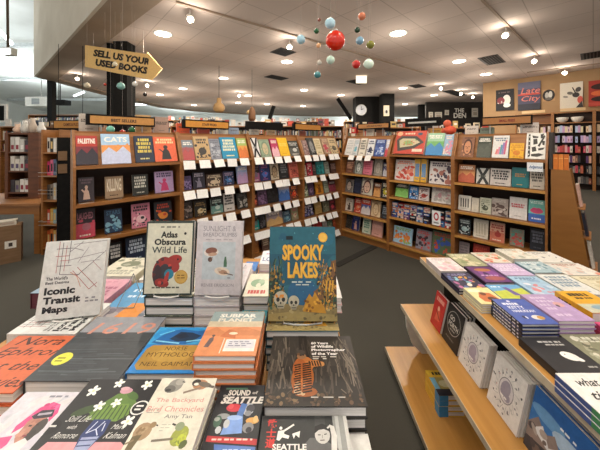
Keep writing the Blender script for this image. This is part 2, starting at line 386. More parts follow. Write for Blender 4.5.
WB = {
('A1',0): [(75,98,137,'b03428','land','7a2430','2a2430','PALESTINE','red and black book with white capitals'),
           (102,131,135,'a9cbe8','land','e79a55','c3cbe6','CATS','pale blue cats book with orange horizon'),
           (135.5,154.5,137,'1c2b44','txt','d9c45a','e8dc8c',None,'navy book with gold lettering'),
           (155,177,138,'e4633a','fig',K,'f4d09a',None,'orange book with a black silhouette')],
('A1',1): [(78,94,178,'3a3038','fig','d6b8a4','6a5560',None,'dark book with a pale dancer'),
           (105,123,177,'a78b6c','txt','ece0c8','5a4632','KILLING','tan book with pale capitals'),
           (132.5,148,175,'2c2f2a','txt','d9d8ca','d0d0c0',None,'dark green book with white lettering'),
           (154.5,173,172,'b99cc6','fig','c83a70','4b4468',None,'lilac book with two small figures')],
('A1',2): [(75,95,209.5,'33222c','band','c8485e','b06a7a','LAUGHED','dark book with pink lower half'),
           (104.5,122,209.5,'1e3350','scat','7fb0c4','3b6a8c','STARS','navy book with blue swirls'),
           (131.5,150,204,'d9869c','spot','f0c6cc','332c34',None,'pink book with a dark cat'),
           (154.5,172,202,'22232a','spot','e08a32','c8462a',None,'black book with an orange blaze')],
('A1',3): [(82,98,243,'2a2024','txt','d6d0c8','c8506a',None,'black and pink book half hidden'),
           (109,122,243,'17181c','txt','dcdcd8','999999',None,'black book with white letters half hidden'),
           (126,147,237,'1d2c45','txt','c7d4e2','8fa8c0',None,'dark blue book half hidden')],
('A2',0): [(180,194.5,141,'77808a','land','a0555a','b4494b',None,'grey and brick red book'),
           (195.5,210.5,137.5,'c4a372','spot','37322e','3a3532',None,'tan book with a dark hedgehog'),
           (211,221.5,139.5,'8b8f9a','scat','b5b9c2','6c707c',None,'grey book with pale marks'),
           (222.5,238,138,'1f93bd','txt','f1ecc0','f3ea9e',None,'turquoise book with yellow lettering'),
           (239,248.5,139,'a9c06a','land','e0a04c','dd7a3a',None,'green and orange book')],
('A2',1): [(181,191,176.5,'5c4a7a','scat','9c86bc','352a50',None,'purple book'),
           (192.5,204.5,172.5,'2c2838','fig','8a8498','c4bed0',None,'black and grey book'),
           (206,222,174,'4b362c','spot','e6d2b2','e6d2b2',None,'brown book with a cream panel'),
           (223.5,233.5,171.5,'26345a','spot','4d86c2','bba3c0',None,'dark blue book with a blue oval'),
           (237,249.5,166,'a3b6de','land','b6aedb','c9a6d2',None,'pale blue and lilac book')],
('A2',2): [(181,192,202,'2b2526','scat','a89a90','5a4a44',None,'dark book with branch marks'),
           (194,206,201,'262019','spot','d8c79a','9a7a44',None,'black book with a cream skull'),
           (211,222.5,198,'1f2a2a','band','6d9a92','c0d4cc',None,'dark green book with a pale title'),
           (223.5,234,193,'dcd8d2','txt',K,'333333',None,'white book with black panels'),
           (237.5,249,193,'2a2a28','scat','c0bfb8','6c6a64',None,'charcoal book with a white swirl')],
('A2',3): [(214,224,223,'272d30','scat','5fb0b0','884444',None,'dark teal book half hidden'),
           (229,238,219,'7a3b34','txt','d0b0a0','442222',None,'brick red book half hidden')],
('A3',0): [(250,260.5,138.5,'e8e6e2','x',K,'999999',None,'white book with a black cross'),
           (261.5,271.5,140,'93a68c','face','c8b892','7b9078',None,'sage green book'),
           (272.5,279.5,139.5,'b9305c','land','c03a64','e8b4be',None,'magenta book'),
           (280,289.5,138.5,'f0bd1e','plain','f6d45c','d89a12',None,'bright yellow book'),
           (290,299.5,141.5,'33332f','band','575650','c8c8c2',None,'charcoal book with a grey top')],
('A3',1): [(252.5,259,165,'262228','band','a05a86','7a6a80',None,'black and plum book'),
           (259.5,269.5,163,'1f2f66','spot','4a6ec0','a85a8a',None,'deep blue book'),
           (270.5,278.5,164,'cdbfa6','face','b49c7c','5a4c3c',None,'cream book with a drawn figure'),
           (279.5,288,163,'24282b','txt','848c90','666666',None,'black book'),
           (289,299.5,162,'d0705e','spot','a84c40','6a2e2c',None,'coral pink book')],
('A3',2): [(252,257,194,'4a1c20','spot','d8563a','e08a5a',None,'dark red book'),
           (257.5,266.5,188,'5c4060','scat','8a6890','392440',None,'plum book'),
           (267.5,278,184,'141316','scat','2a2a2e','222226',None,'black book'),
           (279,289.5,183,'bdbfd2','land','8ca6d8','4773bd',None,'pale blue book with a blue base'),
           (290.5,297.5,185,'5a3a32','spot','d83c22','f08a4a',None,'brown book with a red flame')],
('A3',3): [(252.5,259,213,'33302f','band','189a93','6a8a8a',None,'black book with a teal base'),
           (259.5,265.5,212,'1c1a1e','scat','5c5a60','302e34',None,'small black book'),
           (266.5,282,211,'8f8791','land','aa9ca2','dcb67a',None,'wide grey and sand book'),
           (283.5,290,211,'3d5a70','spot','6aa2b4','a2b8c0',None,'steel blue book'),
           (291,299,207,'8a8a6a','spot','c8b89a','b06a6a',None,'olive book')],
('A3',4): [(252.5,258.5,238,'a86a2c','plain','c88a4a','6a3c14',None,'amber book'),(262,269.5,236,'5c4438','txt','c8b8a0','8a7a6a',None,'brown book')],
('A4',0): [(299.8,304,140.5,'b78a5e','plain','c8a27a','7a5a3a',None,'narrow tan book'),(304.5,309,141,'8c6c68','scat','6a4c4a','b09a94',None,'mauve book'),
           (309.5,316,138.5,'1f1e1f','face','8a8a88','4a4a48',None,'black book with a grey portrait'),(316.8,323,139,'d6c7a2','txt','b09c70','8a7a54',None,'cream book'),
           (324,330.5,139,'9a7c62','scat','b4354a','c8a888',None,'brown book with red marks'),(331,339,139,'c7b086','spot','4c4434','6a5c40',None,'buff book with dark dots')],
('A4',1): [(302.5,306,165.5,'d8cfc4','scat','8a7a6a','6a5a4a',None,'narrow white book'),(307,312,163,'c02c46','spot','6a3a3c','e8c8c0',None,'red book'),
           (312.4,315.5,164,'3a2c2c','txt','8a7a74','6a5a54',None,'narrow dark book'),(316.5,324,162,'1d7f82','scat','3aa0a0','136468',None,'teal book'),
           (325,329,162,'a8b0a4','txt','5c645a','6c746a',None,'pale grey green book'),(330,337,163,'4c342e','txt','9a8078','7a5c50',None,'brown book')],
('A4',2): [(303,307.3,184,'8fa07c','scat','d8dcc8','5a6a4a',None,'green and white book'),(307.8,313.5,182,'55405c','spot','8a7496','3a2a42',None,'purple book'),
           (315.5,323,180,'c8862c','fig','7a4a14','e8b45a',None,'golden orange book'),(323.8,328,180,'9aa494','txt','6a7464','7a8474',None,'pale sage book'),
           (329,337.5,181,'5a3038','land','b0566a','8a3a4a',None,'dark red and pink book')],
('A4',3): [(303,313,205,'272a44','scat','6a6aa0','c8c8d8',None,'navy and violet book'),(315,321.5,202,'a88a52','plain','c8aa72','6a5228',None,'mustard book'),
           (323,328.5,202,'6a6c58','scat','8c8e78','4a4c3a',None,'moss grey book'),(329.5,337,200,'4c2c30','spot','d04a5c','a83a48',None,'black book with a red rose')],
('A4',4): [(306.5,312,224,'d2c6be','scat','b04a3c','8a8078',None,'white book with red marks'),(313.5,321.5,222,'b8302c','spot','d8522c','7a1a18',None,'scarlet book'),
           (323,327,221,'c8c4c0','txt','8a8682','9a9692',None,'narrow pale book'),(327.8,332,221,'6f8a70','scat','a8bca6','4a604c',None,'grey green book'),(332.8,338.5,220,'b25434','plain','d07a4a','6a2c18',None,'rust orange book')],
('B1',0): [(345,352.5,139,'dcdad6','txt','b8b8b8','a8a8a8',None,'plain white book'),(353,357.5,139.5,'cfd0d2','spot','5aa4b4','8aa0a8',None,'white book with a teal spot'),
           (358.5,365,139,'dbd2c2','txt','2e2823','3a322c',None,'cream book with black panels'),(366,373,139.5,'e2e2e2','spot','23264a','333a5c',None,'white book with a navy hat'),
           (374,384,140,'2d4688','scat','5a74b4','b8c8e4',None,'royal blue book'),(384.6,391.5,140,'c9cede','land','c9cede','c83a4a',None,'white book with blue and red')],
('B1',1): [(346.5,354,161,'6a4234','txt','d8a88a','c88a6a',None,'brown book with tan title'),(355.5,362.5,160,'a9ada4','face','d4d4cc','4c5248',None,'grey book with a drawn head'),
           (363.5,372.5,160.5,'d5788c','txt','b03a54','8a2a40',None,'rose pink book'),(374,382,159.5,'9b9489','face','b4aca0','877f74',None,'grey book with an oval'),
           (383.5,389,163,'3a3b5c','land','5c5a80','c8c8d0',None,'dark violet book')],
('B1',2): [(345.5,353,179,'6c6460','face','b8a89c','2c2826',None,'grey portrait book'),(354,361,178.5,'252a40','plain','343a54','343a54',None,'plain navy book'),
           (362,372.5,178.5,'c9c3b2','face','dcb8a0','5a2c34',None,'white portrait book'),(374,380.5,183,'6f3f22','land','b87a44','d09a5c',None,'brown and orange book'),
           (381.5,389.5,182,'222226','spot','c8c03a','e8e4d0',None,'black book with white and yellow shapes')],
('B1',3): [(346,353,198.5,'cfc6b8','fig','4c3c34','8a7c70',None,'cream book with a dark figure'),(354.5,361,198.5,'b8392c','spot','e07a4a','e8c8b0',None,'red book'),
           (361.8,370.5,199,'c6452a','land','5a6cb0','d8d0d0',None,'orange and blue book'),(371.5,380.5,201,'d7bd96','face','e4cba4','b48c64',None,'peach book'),
           (382,388.5,206,'2c3036','txt','98a4b0','7a8490',None,'slate book')],
('B1',4): [(345.5,351,215,'24221f','scat','3a3632','5a544c',None,'black book'),(352.5,359.5,216,'25316a','fig','c89a90','5a6ab0',None,'navy book with a pale figure'),
           (362.5,370.5,218.5,'d2dac4','txt','3f8a72','4a9478',None,'cream book with green capitals'),(372,382.5,220.5,'d7a296','plain','e2b4a8','a87468',None,'pale pink book')],
('B2',1): [(395,414,160,'ddd2cc','scat','c84a3c','e08a74',None,'white activity book with a red creature'),
           (429.5,453,162,'d9d2cf','scat','a8685a','4a3c4c',None,'large white book with round figures')],
('B2',2): [(396,408.5,183.5,'2c3a22','land','6fae4a','8cc86a',None,'dark and bright green book'),(409.5,418,186.5,'3a86cc','spot','172e5c','e8ecf0',None,'blue book with a dark round emblem'),
           (419,429,187.5,'dfd6d4','spot','b8453c','6a2c2c',None,'white book with a red round emblem'),(432,454,188,'dcd9d4','scat','b8b4b0','c89aa0',None,'white search puzzle book')],
('B2',4): [(393.5,412,227,'9cc4dc','scat','d8803a','8cae5a',None,'pale blue picture book'),(416,431,230,'8f8a94','scat','3a2c38','c84a4a',None,'grey picture book with a badge'),
           (432,452,232,'5a6a4a','scat','3a5ab0','b84a3a',None,'crowded green picture book')],
('B3',0): [(460.5,473,137.5,'8a5c42','face','c98a62','4c2e24',None,'brown book with a painted face'),(476.5,490.5,137,'3c4238','land','4c5248','565a50',None,'dark green book with a pale stripe'),
           (492,508,136.5,'dfdcd8','bars','e0807a','5a9aa8',None,'white book with slanting coloured bars'),(509.5,523.5,144,'e0a81c','spot','d07a18','c8880f',None,'yellow book with a small orange mark'),
           (525.5,548,134,'e3e1da','brush','33312c','55534c',None,'large white book with black brush strokes')],
('B3',1): [(458.8,475,165,'b97a4c','land','e0a064','c8684a',None,'orange book with a painted scene'),(476.5,489,168.5,'cfcdc6','x','2e3230','55594f',None,'black and white book'),
           (490.5,511,169,'c9c2bc','txt','1d1c22','2c2a30',None,'wide pale book with heavy black capitals'),(512,529,168,'147076','plain','b98a4c','c8a05c',None,'teal book with a tan square'),
           (530,544.5,169,'c9c2b4','txt','2e2a28','4c4844',None,'striped black and white book')],
('B3',2): [(458.6,471,195.5,'e2ddd2','strk','3a3632','bab4a8',None,'white book with upright pen strokes'),(472,479,198,'d8d0c0','plain','c8c0b0','b8b0a0',None,'narrow cream book'),
           (479.8,491,198,'c7c9b4','spot','4a5040','9aa08a',None,'pale sage book with a leaf'),(491.8,508,198.5,'a89c94','scat','5a4640','c4bab2',None,'grey book with a brown shape'),
           (509.5,527,197.5,'ded9d6','plain','c84a54','b4aca8',None,'white book with a red title'),(528.5,545,200,'6cbcb2','lips','d04a78','3a62b4',None,'teal and blue book with pink lips')],
('B3',3): [(458.8,470.5,218.5,'1c252c','spot','a8c4c8','c8d4d4',None,'black book with a pale disc'),(473.5,488,219.5,'dcd4c4','strk','c0b49c','b0a48c',None,'ivory book'),
           (490,504.5,222.5,'d6a68c','band','c8745c','a83a34',None,'salmon book with a red panel'),(510,524,229,'8a7c6c','scat','b8504c','5a9a8c',None,'mixed colour book'),(530,545,229,'1f222c','txt','6c7080','4c505c',None,'dark navy book')],
('B3',4): [(459,469,242,'a89a9c','txt','787078','887e84',None,'grey pink book'),(473,489,245,'c0392c','txt','d85a44','8a1f18',None,'red book')],
}
for (key, row), lst in WB.items():
    for e in lst: wall_book(key, row, *e)
# two tall narrow yellow and blue games and other boxes of the games case
for i, (x0, x1) in enumerate(((415.4, 421), (421.8, 427.4))):
    wall_book('B2', 1, x0, x1, 159.5, 'e2b13a', 'strk', '2a8ad0', '1f5fa0', None, ('narrow yellow and blue box beside the red creature book', 'narrow yellow and blue box beside the large white book')[i], 'game_box', 'game box', .05, 'games in the games case')
b = wall_book('B2', 0, 394.5, 424.5, 125.5, 'c8402a', 'plain', 'd85a40', 'e8c8a8', None, 'large orange red game box with a grey diamond board', 'game_box', 'board game', .05, 'games in the games case')
wall_book('B2', 0, 425.5, 442.5, 134, '9cc6a0', 'land', '6fb05c', '3a86c0', None, 'green puzzle box with a rainbow', 'game_box', 'game box', .03, 'games in the games case')
wall_book('B2', 0, 443, 455.5, 135.5, '8fb0c8', 'scat', 'd88aa0', 'e8d0c0', None, 'pale blue puzzle box with pink figures', 'game_box', 'game box', .03, 'games in the games case')
# the diamond board printed on the orange box
o, d, w, zs, ang, nick = CASE['B2']
me = b.data; ws = max(v.co.x for v in me.vertices); hs = max(v.co.y for v in me.vertices)
rng = random.Random(4); mb = MB(); a = Art(mb, (0,0,.052), (1,0,0), (0,1,0), (0,0,1), ws, hs, .00004)
a.r(0,0,1,1,'c8402a'); a.words(.3,.09,.68,.15,'f0d8b8',rng); a.p([(.04,.4),(.18,.22),(.7,.23),(.96,.5),(.68,.76),(.14,.9)], '3c3833'); a.p([(.14,.43),(.24,.33),(.65,.34),(.84,.5),(.62,.65),(.2,.74)], 'cdbf98')
a.e(.45,.52,.16,.1,'8cae6a'); a.blobs(.22,.38,.72,.62,14,.03,['c8503a','5a8a4a','d8a850'],random.Random(3)); a.e(.8,.14,.08,.06,'33425a'); a.r(.62,.78,.94,.9,'e8d8c0'); a.e(.12,.12,.1,.09,'e8b48a')
mb.build('box_print', INK, b)

# small toys on the fourth shelf of the games case
rng = random.Random(11); cols = ['2f5fae','b8c8d8','c23a3a','e8dcd0','3a2c3c','d88a5a','6a4a7a','27405c','e6b8b0','1f1c22','4a86b8']
cn = {'2f5fae':'blue','b8c8d8':'pale blue','c23a3a':'red','e8dcd0':'white','3a2c3c':'dark plum','d88a5a':'orange','6a4a7a':'violet','27405c':'navy','e6b8b0':'pink','1f1c22':'black','4a86b8':'sky blue'}
o, d, w, zs, ang, nick = CASE['B2']; bk = Vector((-d.y, d.x, 0)); k = 0
for lay in range(3):
    for i in range(9):
        if i in (6,) : continue
        x = .03 + i*.094; c = cols[(i*3 + lay*5) % len(cols)]; c2 = cols[(i + lay*2 + 4) % len(cols)]; sx = .086
        z = zs[3] + .0005 + lay*.071
        t = empty('toy_box', o + d*x + bk*(.05 + .012*lay) + Vector((0,0,z)), ang, f'small {cn[c]} toy pack with {cn[c2]} ball, {ORD[i]} column from left, {("bottom","middle","top")[lay]} layer, games case', 'toy', 'small toys on the fourth shelf of the games case')
        mb = MB().box(0, sx, .004, .1, 0, .07, c); mb.box(.006, sx-.006, 0, .004, .03, .062, c2); mb.box(.012, sx-.012, -.001, 0, .04, .052, 'e8e0d4'); mb.build('pack', INK, t)
        MB().ball((sx/2, -.016, .016), .016, cols[(i+lay*4+6) % len(cols)], 10).build('ball', INK, t)
def sign_card(key, xa, xb, z0, z1, name, label, txt=None, yb=-.02):
    o, d, w, zs, ang, nick = CASE[key]; bk = Vector((-d.y, d.x, 0)); t0, t1 = along(key, xa, yb), along(key, xb, yb)
    mb = MB().box(0, t1-t0, 0, .003, 0, z1-z0, 'eef0f2'); a = Art(mb, (0,0,0), (1,0,0), (0,0,1), (0,-1,0), t1-t0, z1-z0, .0006)
    if txt: a.t(txt, .1, .3, .9, .75, '2f5f9a', .02, .15)
    else: a.e(.5,.4,.3,.28,'c03a4a'); a.e(.5,.4,.18,.16,'eef0f2'); a.r(.2,.78,.8,.86,'8a8a90')
    c = mb.build(name, INK, label=label, cat='sign'); c.location = o + d*t0 + bk*yb + Vector((0,0,z0)); c.rotation_euler.z = ang
sign_card('B3', 527, 543, 1.33, 1.425, 'shelf_sign', 'white sign with blue handwriting hung under the brush stroke book', 'Indigenous')
sign_card('B2', 432, 440.5, .535, .73, 'shelf_sign', 'white upright card with a red ring among the small toys', None, .02)

# white cards hanging from the shelf fronts
cards = {('A2',0):[190,205.5,219.5,233,245],('A2',1):[185,203,216,230,244.5],('A2',2):[187,203.5,218.5,231.5,246],('A2',3):[206,221,233,246],
 ('A3',0):[256,269.5,279,288,298],('A3',1):[258,268,279.5,287,296.5],('A3',2):[257,267,277.5,288,296.5],('A3',3):[256.5,267,280,290.5,298],('A3',4):[257,268,280],
 ('A4',0):[308,316.5,323,332,337],('A4',1):[307,314.5,323.5,332,336.5],('A4',2):[307,314.5,322.5,329.5,336.5],('A4',3):[307.5,314.5,322,329.5,335.5],('A4',4):[307,315,337.5],
 ('B1',0):[351,359,367.5]}
for (key, row), xs in cards.items():
    o, d, w, zs, ang, nick = CASE[key]; bk = Vector((-d.y, d.x, 0))
    for i, px in enumerate(xs):
        rng = random.Random(f'{key}{row}{i}c'); t = along(key, px, -.03)
        cw, ch = (.125, .098) if key[0] == 'A' else (.11, .085); t = min(max(t, .07), w-.07)
        mb = MB().box(-cw/2, cw/2, -.0012, .0012, -ch, 0, 'f6f4f0')
        c = mb.build('shelf_card', CARDM, label=f'blank white card, {ORD[i]} from left, {SHN[row]} of the {nick}', cat='card', group=f'white shelf cards of the {nick}')
        c.matrix_world = Matrix.Translation(o + d*t + bk*(-.0036) + Vector((0,0,zs[row]+.006))) @ Matrix.Rotation(ang, 4, 'Z') @ Matrix.Rotation(R(-24+rng.uniform(-6,6)), 4, 'X') @ Matrix.Rotation(R(rng.uniform(-3,3)), 4, 'Y')
# ------------------------------------------------------------------ display tables
LT, RT = .86, .75
t = empty('display_table', (-.5, 1.1, 0), 0, 'near display table covered by stacks of books, left of the aisle', 'table')
MB().box(-.66, .66, -.68, .72, LT-.035, LT).build('tabletop', MAPLE, t)
MB().box(-.56, .56, -.58, .62, .09, LT-.036).build('cabinet', BLACK, t); MB().box(-.5, .5, -.52, .56, 0, .089).build('plinth', BLACK, t)
t = empty('display_table', (.93, 1.2, 0), 0, 'stepped display table with maple ledges, right of the aisle', 'table')
tp = MB().box(0, 1.02, -.8, .9, RT-.033, RT).build('tabletop', MAPLE, t)
MB().box(-.004, -.0005, -.8, .9, RT-.034, RT+.001).build('edge_band', noisy('edge_band', 'b9aa92', 'cbbda6', (20,20,20), .4), tp)
MB().box(.15, .87, -.7, .84, .0, RT-.034).build('cabinet', BLACK, t)
md = MB().box(-.15, .149, -.8, .9, .36, .39).build('middle_ledge', MAPLE, t)
MB().box(-.154, -.1505, -.8, .9, .359, .391).build('edge_band', bpy.data.materials['edge_band'], md)
lo = MB().box(-.27, .149, -.8, .9, .03, .06).build('lower_ledge', MAPLE, t)
MB().box(-.274, -.2705, -.8, .9, .029, .061).build('edge_band', bpy.data.materials['edge_band'], lo)
MB().box(-.2, .14, -.76, .86, 0, .0295).build('plinth', BLACK, t)
for y in (.84, -.78):
    MB().prism([(-.14,.3595),(-.13,.25),(-.09,.13),(-.02,.061),(.148,.061),(.148,.3595)], y-.012, y+.012, axis='y').build('bracket', WHITE, t)

def vol(name, w, h, t, bg, spine, art, label, group, k=.0028, edge=None, inset=.004, page=None):
    e = empty(name, label=label, cat='book', group=group)
    mb = MB(); mb.box(0, w, 0, h, t-k, t, bg); mb.box(0, w, 0, h, 0, k, spine); mb.box(0, k, 0, h, k, t-k, spine, 'tb')
    if art: art(Art(mb, (0,0,t), (1,0,0), (0,1,0), (0,0,1), w, h))
    if edge: edge(mb, w, h, t)
    mb.build('cover', INK, e)
    MB().box(k+.0004, w-inset, inset, h-inset, k+.0003, t-k-.0003).build('page_block', page or PAGES, e)
    return e
NTH = ['topmost','second from the top','third from the top','fourth from the top','fifth from the top','sixth from the top','seventh from the top','eighth from the top','ninth from the top']
def stack(short, label, X0, X1, Y0, Y1, ztop, n, base, bg, spine, art, yaw=0, name='hardcover_book', place_on='near display table', **kw):
    t = (ztop - base)/n; rng = random.Random(short)
    if yaw == 90: w, h = Y1-Y0, X1-X0
    else: w, h = X1-X0, Y1-Y0
    grp = f'stack of the {short}'
    e = vol(name, w, h, t-.0006, bg, spine, art, label, grp if n > 1 else None, **kw)
    pl = None
    for i in range(n):
        b = e if i == 0 else copy_tree(e)
        if i:
            b['label'] = f'{short}, {NTH[i]} of its stack, {place_on}'
            if pl is None:             # covers hidden inside the stack carry no print
                q = vol('hidden_copy', w, h, t-.0006, bg, spine, None, None, None, **kw); pl = q.children[0].data if q.children[0].name.startswith('cover') else q.children[1].data
                for ch in list(q.children): bpy.data.objects.remove(ch)
                bpy.data.objects.remove(q)
            for ch in b.children:
                if ch.name.startswith('cover'): ch.data = pl
        j = 0 if i == 0 else rng.uniform(-.0025, .0025)
        if yaw == 90: b.matrix_world = Matrix.Translation((X1+j, Y0, ztop-(i+1)*t+.0003)) @ Matrix.Rotation(R(90), 4, 'Z')
        elif yaw == 180: b.matrix_world = Matrix.Translation((X1+j, Y1, ztop-(i+1)*t+.0003)) @ Matrix.Rotation(R(180), 4, 'Z')
        else: b.matrix_world = Matrix.Translation((X0+j, Y0+j*.6, ztop-(i+1)*t+.0003)) @ Matrix.Rotation(R(0 if i == 0 else rng.uniform(-.7,.7)), 4, 'Z')
    return e
rg = random.Random(5)

def strokes(a, n, box, L, wd, cols, r, ang=1.57, da=.3):
    for i in range(n):
        x, y = r.uniform(box[0], box[2]), r.uniform(box[1], box[3]); q = ang + r.uniform(-da, da); l = L*r.uniform(.4, 1)
        a.k -= .75; a.l(x, y, x + l*math.cos(q), min(box[3], y + l*math.sin(q)), wd*r.uniform(.5, 1.4), r.choice(cols))
# --- cover designs
def art_iconic(a):
    a.r(0,0,1,1,'dedfdc')
    for x0,y0,x1,y1,c in ((.22,.0,.22,.42,'b05a5a'),(.28,.02,.28,.44,'3c3440'),(.34,.06,.34,.4,'b05a5a'),(.4,0,.4,.3,'4a4048'),(.18,.1,.45,.1,'3c3440'),(.18,.2,.4,.2,'a04a4a'),
        (.22,.33,.45,.33,'4a4048'),(.26,.26,.42,.26,'b05a5a'),(.4,.15,.6,.02,'6a6068'),(.4,.26,.95,.18,'8a8088'),(.45,.05,1,.02,'8a8088'),(.55,.48,1,.16,'3c3440'),
        (.48,.4,.78,.66,'b05a5a'),(.55,.36,.9,.64,'a04a4a'),(.78,.66,.9,.58,'a04a4a'),(.56,.48,.64,.62,'c88a6a'),(.6,.3,.9,.28,'9a9098'),(.7,.1,.55,.3,'9a9098'),(.28,.44,.6,.46,'5a5058'),(.8,.3,.95,.42,'b08a8a'),(.45,.42,.56,.48,'c87a5a'),(.46,.1,.62,.14,'7a7078')):
        a.l(x0,y0,x1,y1,.0021,c)
    a.t("The World's", .08,.465,.42,.51,'3a3a42',.03); a.t('Best Designs', .08,.525,.45,.57,'3a3a42',.03)
    a.t('Iconic', .08,.6,.56,.695,'1a1c22',.045); a.t('Transit', .08,.72,.66,.81,'1a1c22',.045); a.t('Maps', .09,.84,.48,.945,'1a1c22',.045)
    a.words(.74,.76,.9,.78,'8a8a90',rg); a.words(.74,.8,.95,.82,'8a8a90',rg)
def art_iconic_flat(a): art_iconic(a)
def art_atlas(a):
    a.r(0,0,1,1,'2c3a36'); a.r(.03,.02,.97,.98,'dcdac6'); a.words(.3,.06,.7,.085,'8a8a7c',rg)
    a.t('Atlas', .31,.135,.66,.225,'191c1c',.04); a.t('Obscura', .18,.235,.84,.325,'191c1c',.04); a.t('Wild Life', .14,.345,.87,.435,'22302f',.012)
    a.e(.82,.165,.03,.02,'191c1c',6)
    a.e(.38,.68,.2,.2,'8f2f2c',22,.25); a.e(.62,.53,.16,.07,'a8352f',16,-.25); a.e(.54,.6,.2,.1,'a03530',16,.4); a.e(.43,.7,.12,.12,'33343c',14); a.e(.28,.74,.09,.15,'3a2a30',14); a.e(.38,.84,.15,.06,'962f2c',14,.2)
    for i in range(16): q = rg.uniform(0,6.28); a.e(.38+.17*math.cos(q), .68+.16*math.sin(q), .035,.02,rg.choice(['c8463c','3a3038','b84038','5a2a2c']),8,q)
    a.e(.52,.72,.1,.07,'2a7f98',12,.3); a.e(.47,.77,.04,.09,'b03a34',10,.3); a.e(.69,.52,.02,.015,'1a1a1c',8)
    a.e(.77,.76,.14,.095,'c79a42'); a.e(.77,.76,.12,.08,'d2aa58'); a.words(.69,.73,.85,.745,'8a6420',rg); a.words(.69,.765,.85,.78,'8a6420',rg)
    a.words(.18,.89,.75,.91,'5a5a50',rg)
def art_sun(a):
    a.r(0,0,1,1,'d3cdd0'); a.t('SUNLIGHT &', .14,.055,.86,.13,'8a8690',-.004); a.t('BREADCRUMBS', .14,.15,.88,.205,'8a8690',0); a.words(.2,.24,.8,.255,'b0aab0',rg)
    a.r(.14,.28,.86,.79,'c3cdd3'); a.e(.33,.42,.16,.06,'e6ded6',16,-.1); a.e(.33,.4,.13,.045,'8a5a4a',14,-.1); a.e(.36,.45,.1,.025,'c8a48c',12,-.1); a.e(.31,.52,.05,.035,'5a4038',10)
    a.l(.36,.49,.3,.55,.004,'7a5a48'); a.p([(.63,.48),(.66,.48),(.68,.56),(.68,.62),(.61,.62),(.61,.56)],'4a7258'); a.e(.58,.68,.17,.055,'e6d6c4',16,.15); a.e(.6,.69,.1,.03,'b08a70',12,.15); a.l(.62,.7,.82,.73,.004,'6a564a'); a.e(.52,.66,.05,.02,'d0c0b0',10)
    a.t('RENEE ERICKSON', .14,.845,.84,.885,'8a8690',0); a.words(.7,.76,.8,.775,'8a8690',rg)
def art_spooky(a):
    a.r(0,0,1,1,'2a6474'); a.r(0,.3,1,.8,'22566a'); a.blobs(.05,.1,.95,.75,22,.09,['2a6474','2b6a80','286077','34798a','235a72'],rg); a.e(.5,.7,.22,.14,'2a5f86',20)
    a.p([(0,.58),(.06,.5),(.12,.6),(.16,.72),(.22,.78),(.2,.9),(0,.92)],'20322c'); a.p([(1,.36),(.93,.38),(.9,.5),(.8,.56),(.74,.66),(.66,.7),(.7,.84),(.86,.92),(1,.92)],'7a5638'); a.p([(1,.5),(.9,.62),(.84,.72),(.9,.9),(1,.92)],'4c3524')
    for i in range(46):
        x = rg.choice([rg.uniform(.0,.2), rg.uniform(.74,1)]); y = rg.uniform(.45,.88); a.e(x,y,.03,.018,rg.choice(['314a3a','6a5230','1d2c2c','8a6a36','3a5a48','b88a38','24443c']),7,rg.uniform(0,3))
    for i in range(12): x = rg.choice([rg.uniform(.02,.16), rg.uniform(.82,.97)]); y = rg.uniform(.6,.8); a.l(x,y+.12,x+rg.uniform(-.04,.04),y-.08,.004,rg.choice(['2c4a38','3c5a3c','a8802f']))
    a.p([(0,.86),(.2,.82),(.5,.84),(.8,.83),(1,.87),(1,1),(0,1)],'8a7a50'); a.p([(0,.93),(.4,.9),(1,.94),(1,1),(0,1)],'a2905c')
    strokes(a, 60, (.0,.42,.2,.86), .12, .0025, ['22382e','3c5a40','6a5a34','15241f','4a6a4c','a87c34'], rg, -1.5, .4); strokes(a, 70, (.72,.42,.98,.86), .1, .0025, ['5a3c24','8a6438','3a2a1c','b8863c','2c4034','d09a3c'], rg, -1.5, .5); a.blobs(.0,.5,.22,.88,60,.018,['2a4436','7a6230','1a2a26','b08434','41604a','c8963c'],rg); a.blobs(.72,.4,1,.88,80,.018,['6a4a2c','9a7040','3a2a1c','c08c3a','35503e','e0a848'],rg); a.blobs(.02,.84,.98,.98,50,.02,['9a8a5c','7a6c48','b0a070','6a5e40'],rg); a.blobs(.1,.05,.9,.7,50,.008,['4a98a8','3a8698','5aa4b0'],rg)
    for x,y,s in ((.18,.77,.1),(.37,.8,.08)):
        a.e(x,y,s,s*.78,'b9b29c'); a.r(x-s*.5,y+s*.4,x+s*.5,y+s*1.0,'a59e88'); a.e(x-s*.4,y+.01,s*.26,s*.24,'2a2c2a',10); a.e(x+s*.4,y+.01,s*.26,s*.24,'2a2c2a',10); a.e(x,y+s*.45,s*.12,s*.12,'2a2c2a',6); a.l(x-s*.4,y+s*.8,x+s*.4,y+s*.8,.003,'4a4a40')
    a.p([(.5,.9),(.55,.78),(.6,.72),(.64,.76),(.68,.7),(.74,.78),(.82,.86),(.84,.92)],'c08a2c')
    for i in range(18): a.e(rg.uniform(.54,.8), rg.uniform(.76,.9), .022,.014, rg.choice(['e0a83c','8a5a1c','d09838','6a4416']), 6)
    for x in (.84,.89,.93): a.l(x,.68+.02*x,x+.02,.58,.006,'d8a03a')
    a.blobs(.1,.7,.22,.76,5,.02,['d88a2c'],rg)
    a.e(.81,.115,.07,.055,'e6ad3c'); a.e(.81,.115,.055,.043,'efbf55'); a.words(.25,.1,.37,.14,'14242c',rg)
    a.t('SPOOKY', .2,.2,.82,.37,'d89a2a',.045); a.t('LAKES', .28,.39,.73,.56,'d89a2a',.045)
    for y0,y1,x0,x1,tx in ((.2,.37,.2,.82,'SPOOKY'),(.39,.56,.28,.73,'LAKES')): a.t(tx, x0-.004,y0-.006,x1-.004,y1-.006,'ecb544',.028)
    a.words(.34,.59,.7,.605,'c8d4d0',rg); a.words(.4,.62,.64,.632,'c8d4d0',rg)
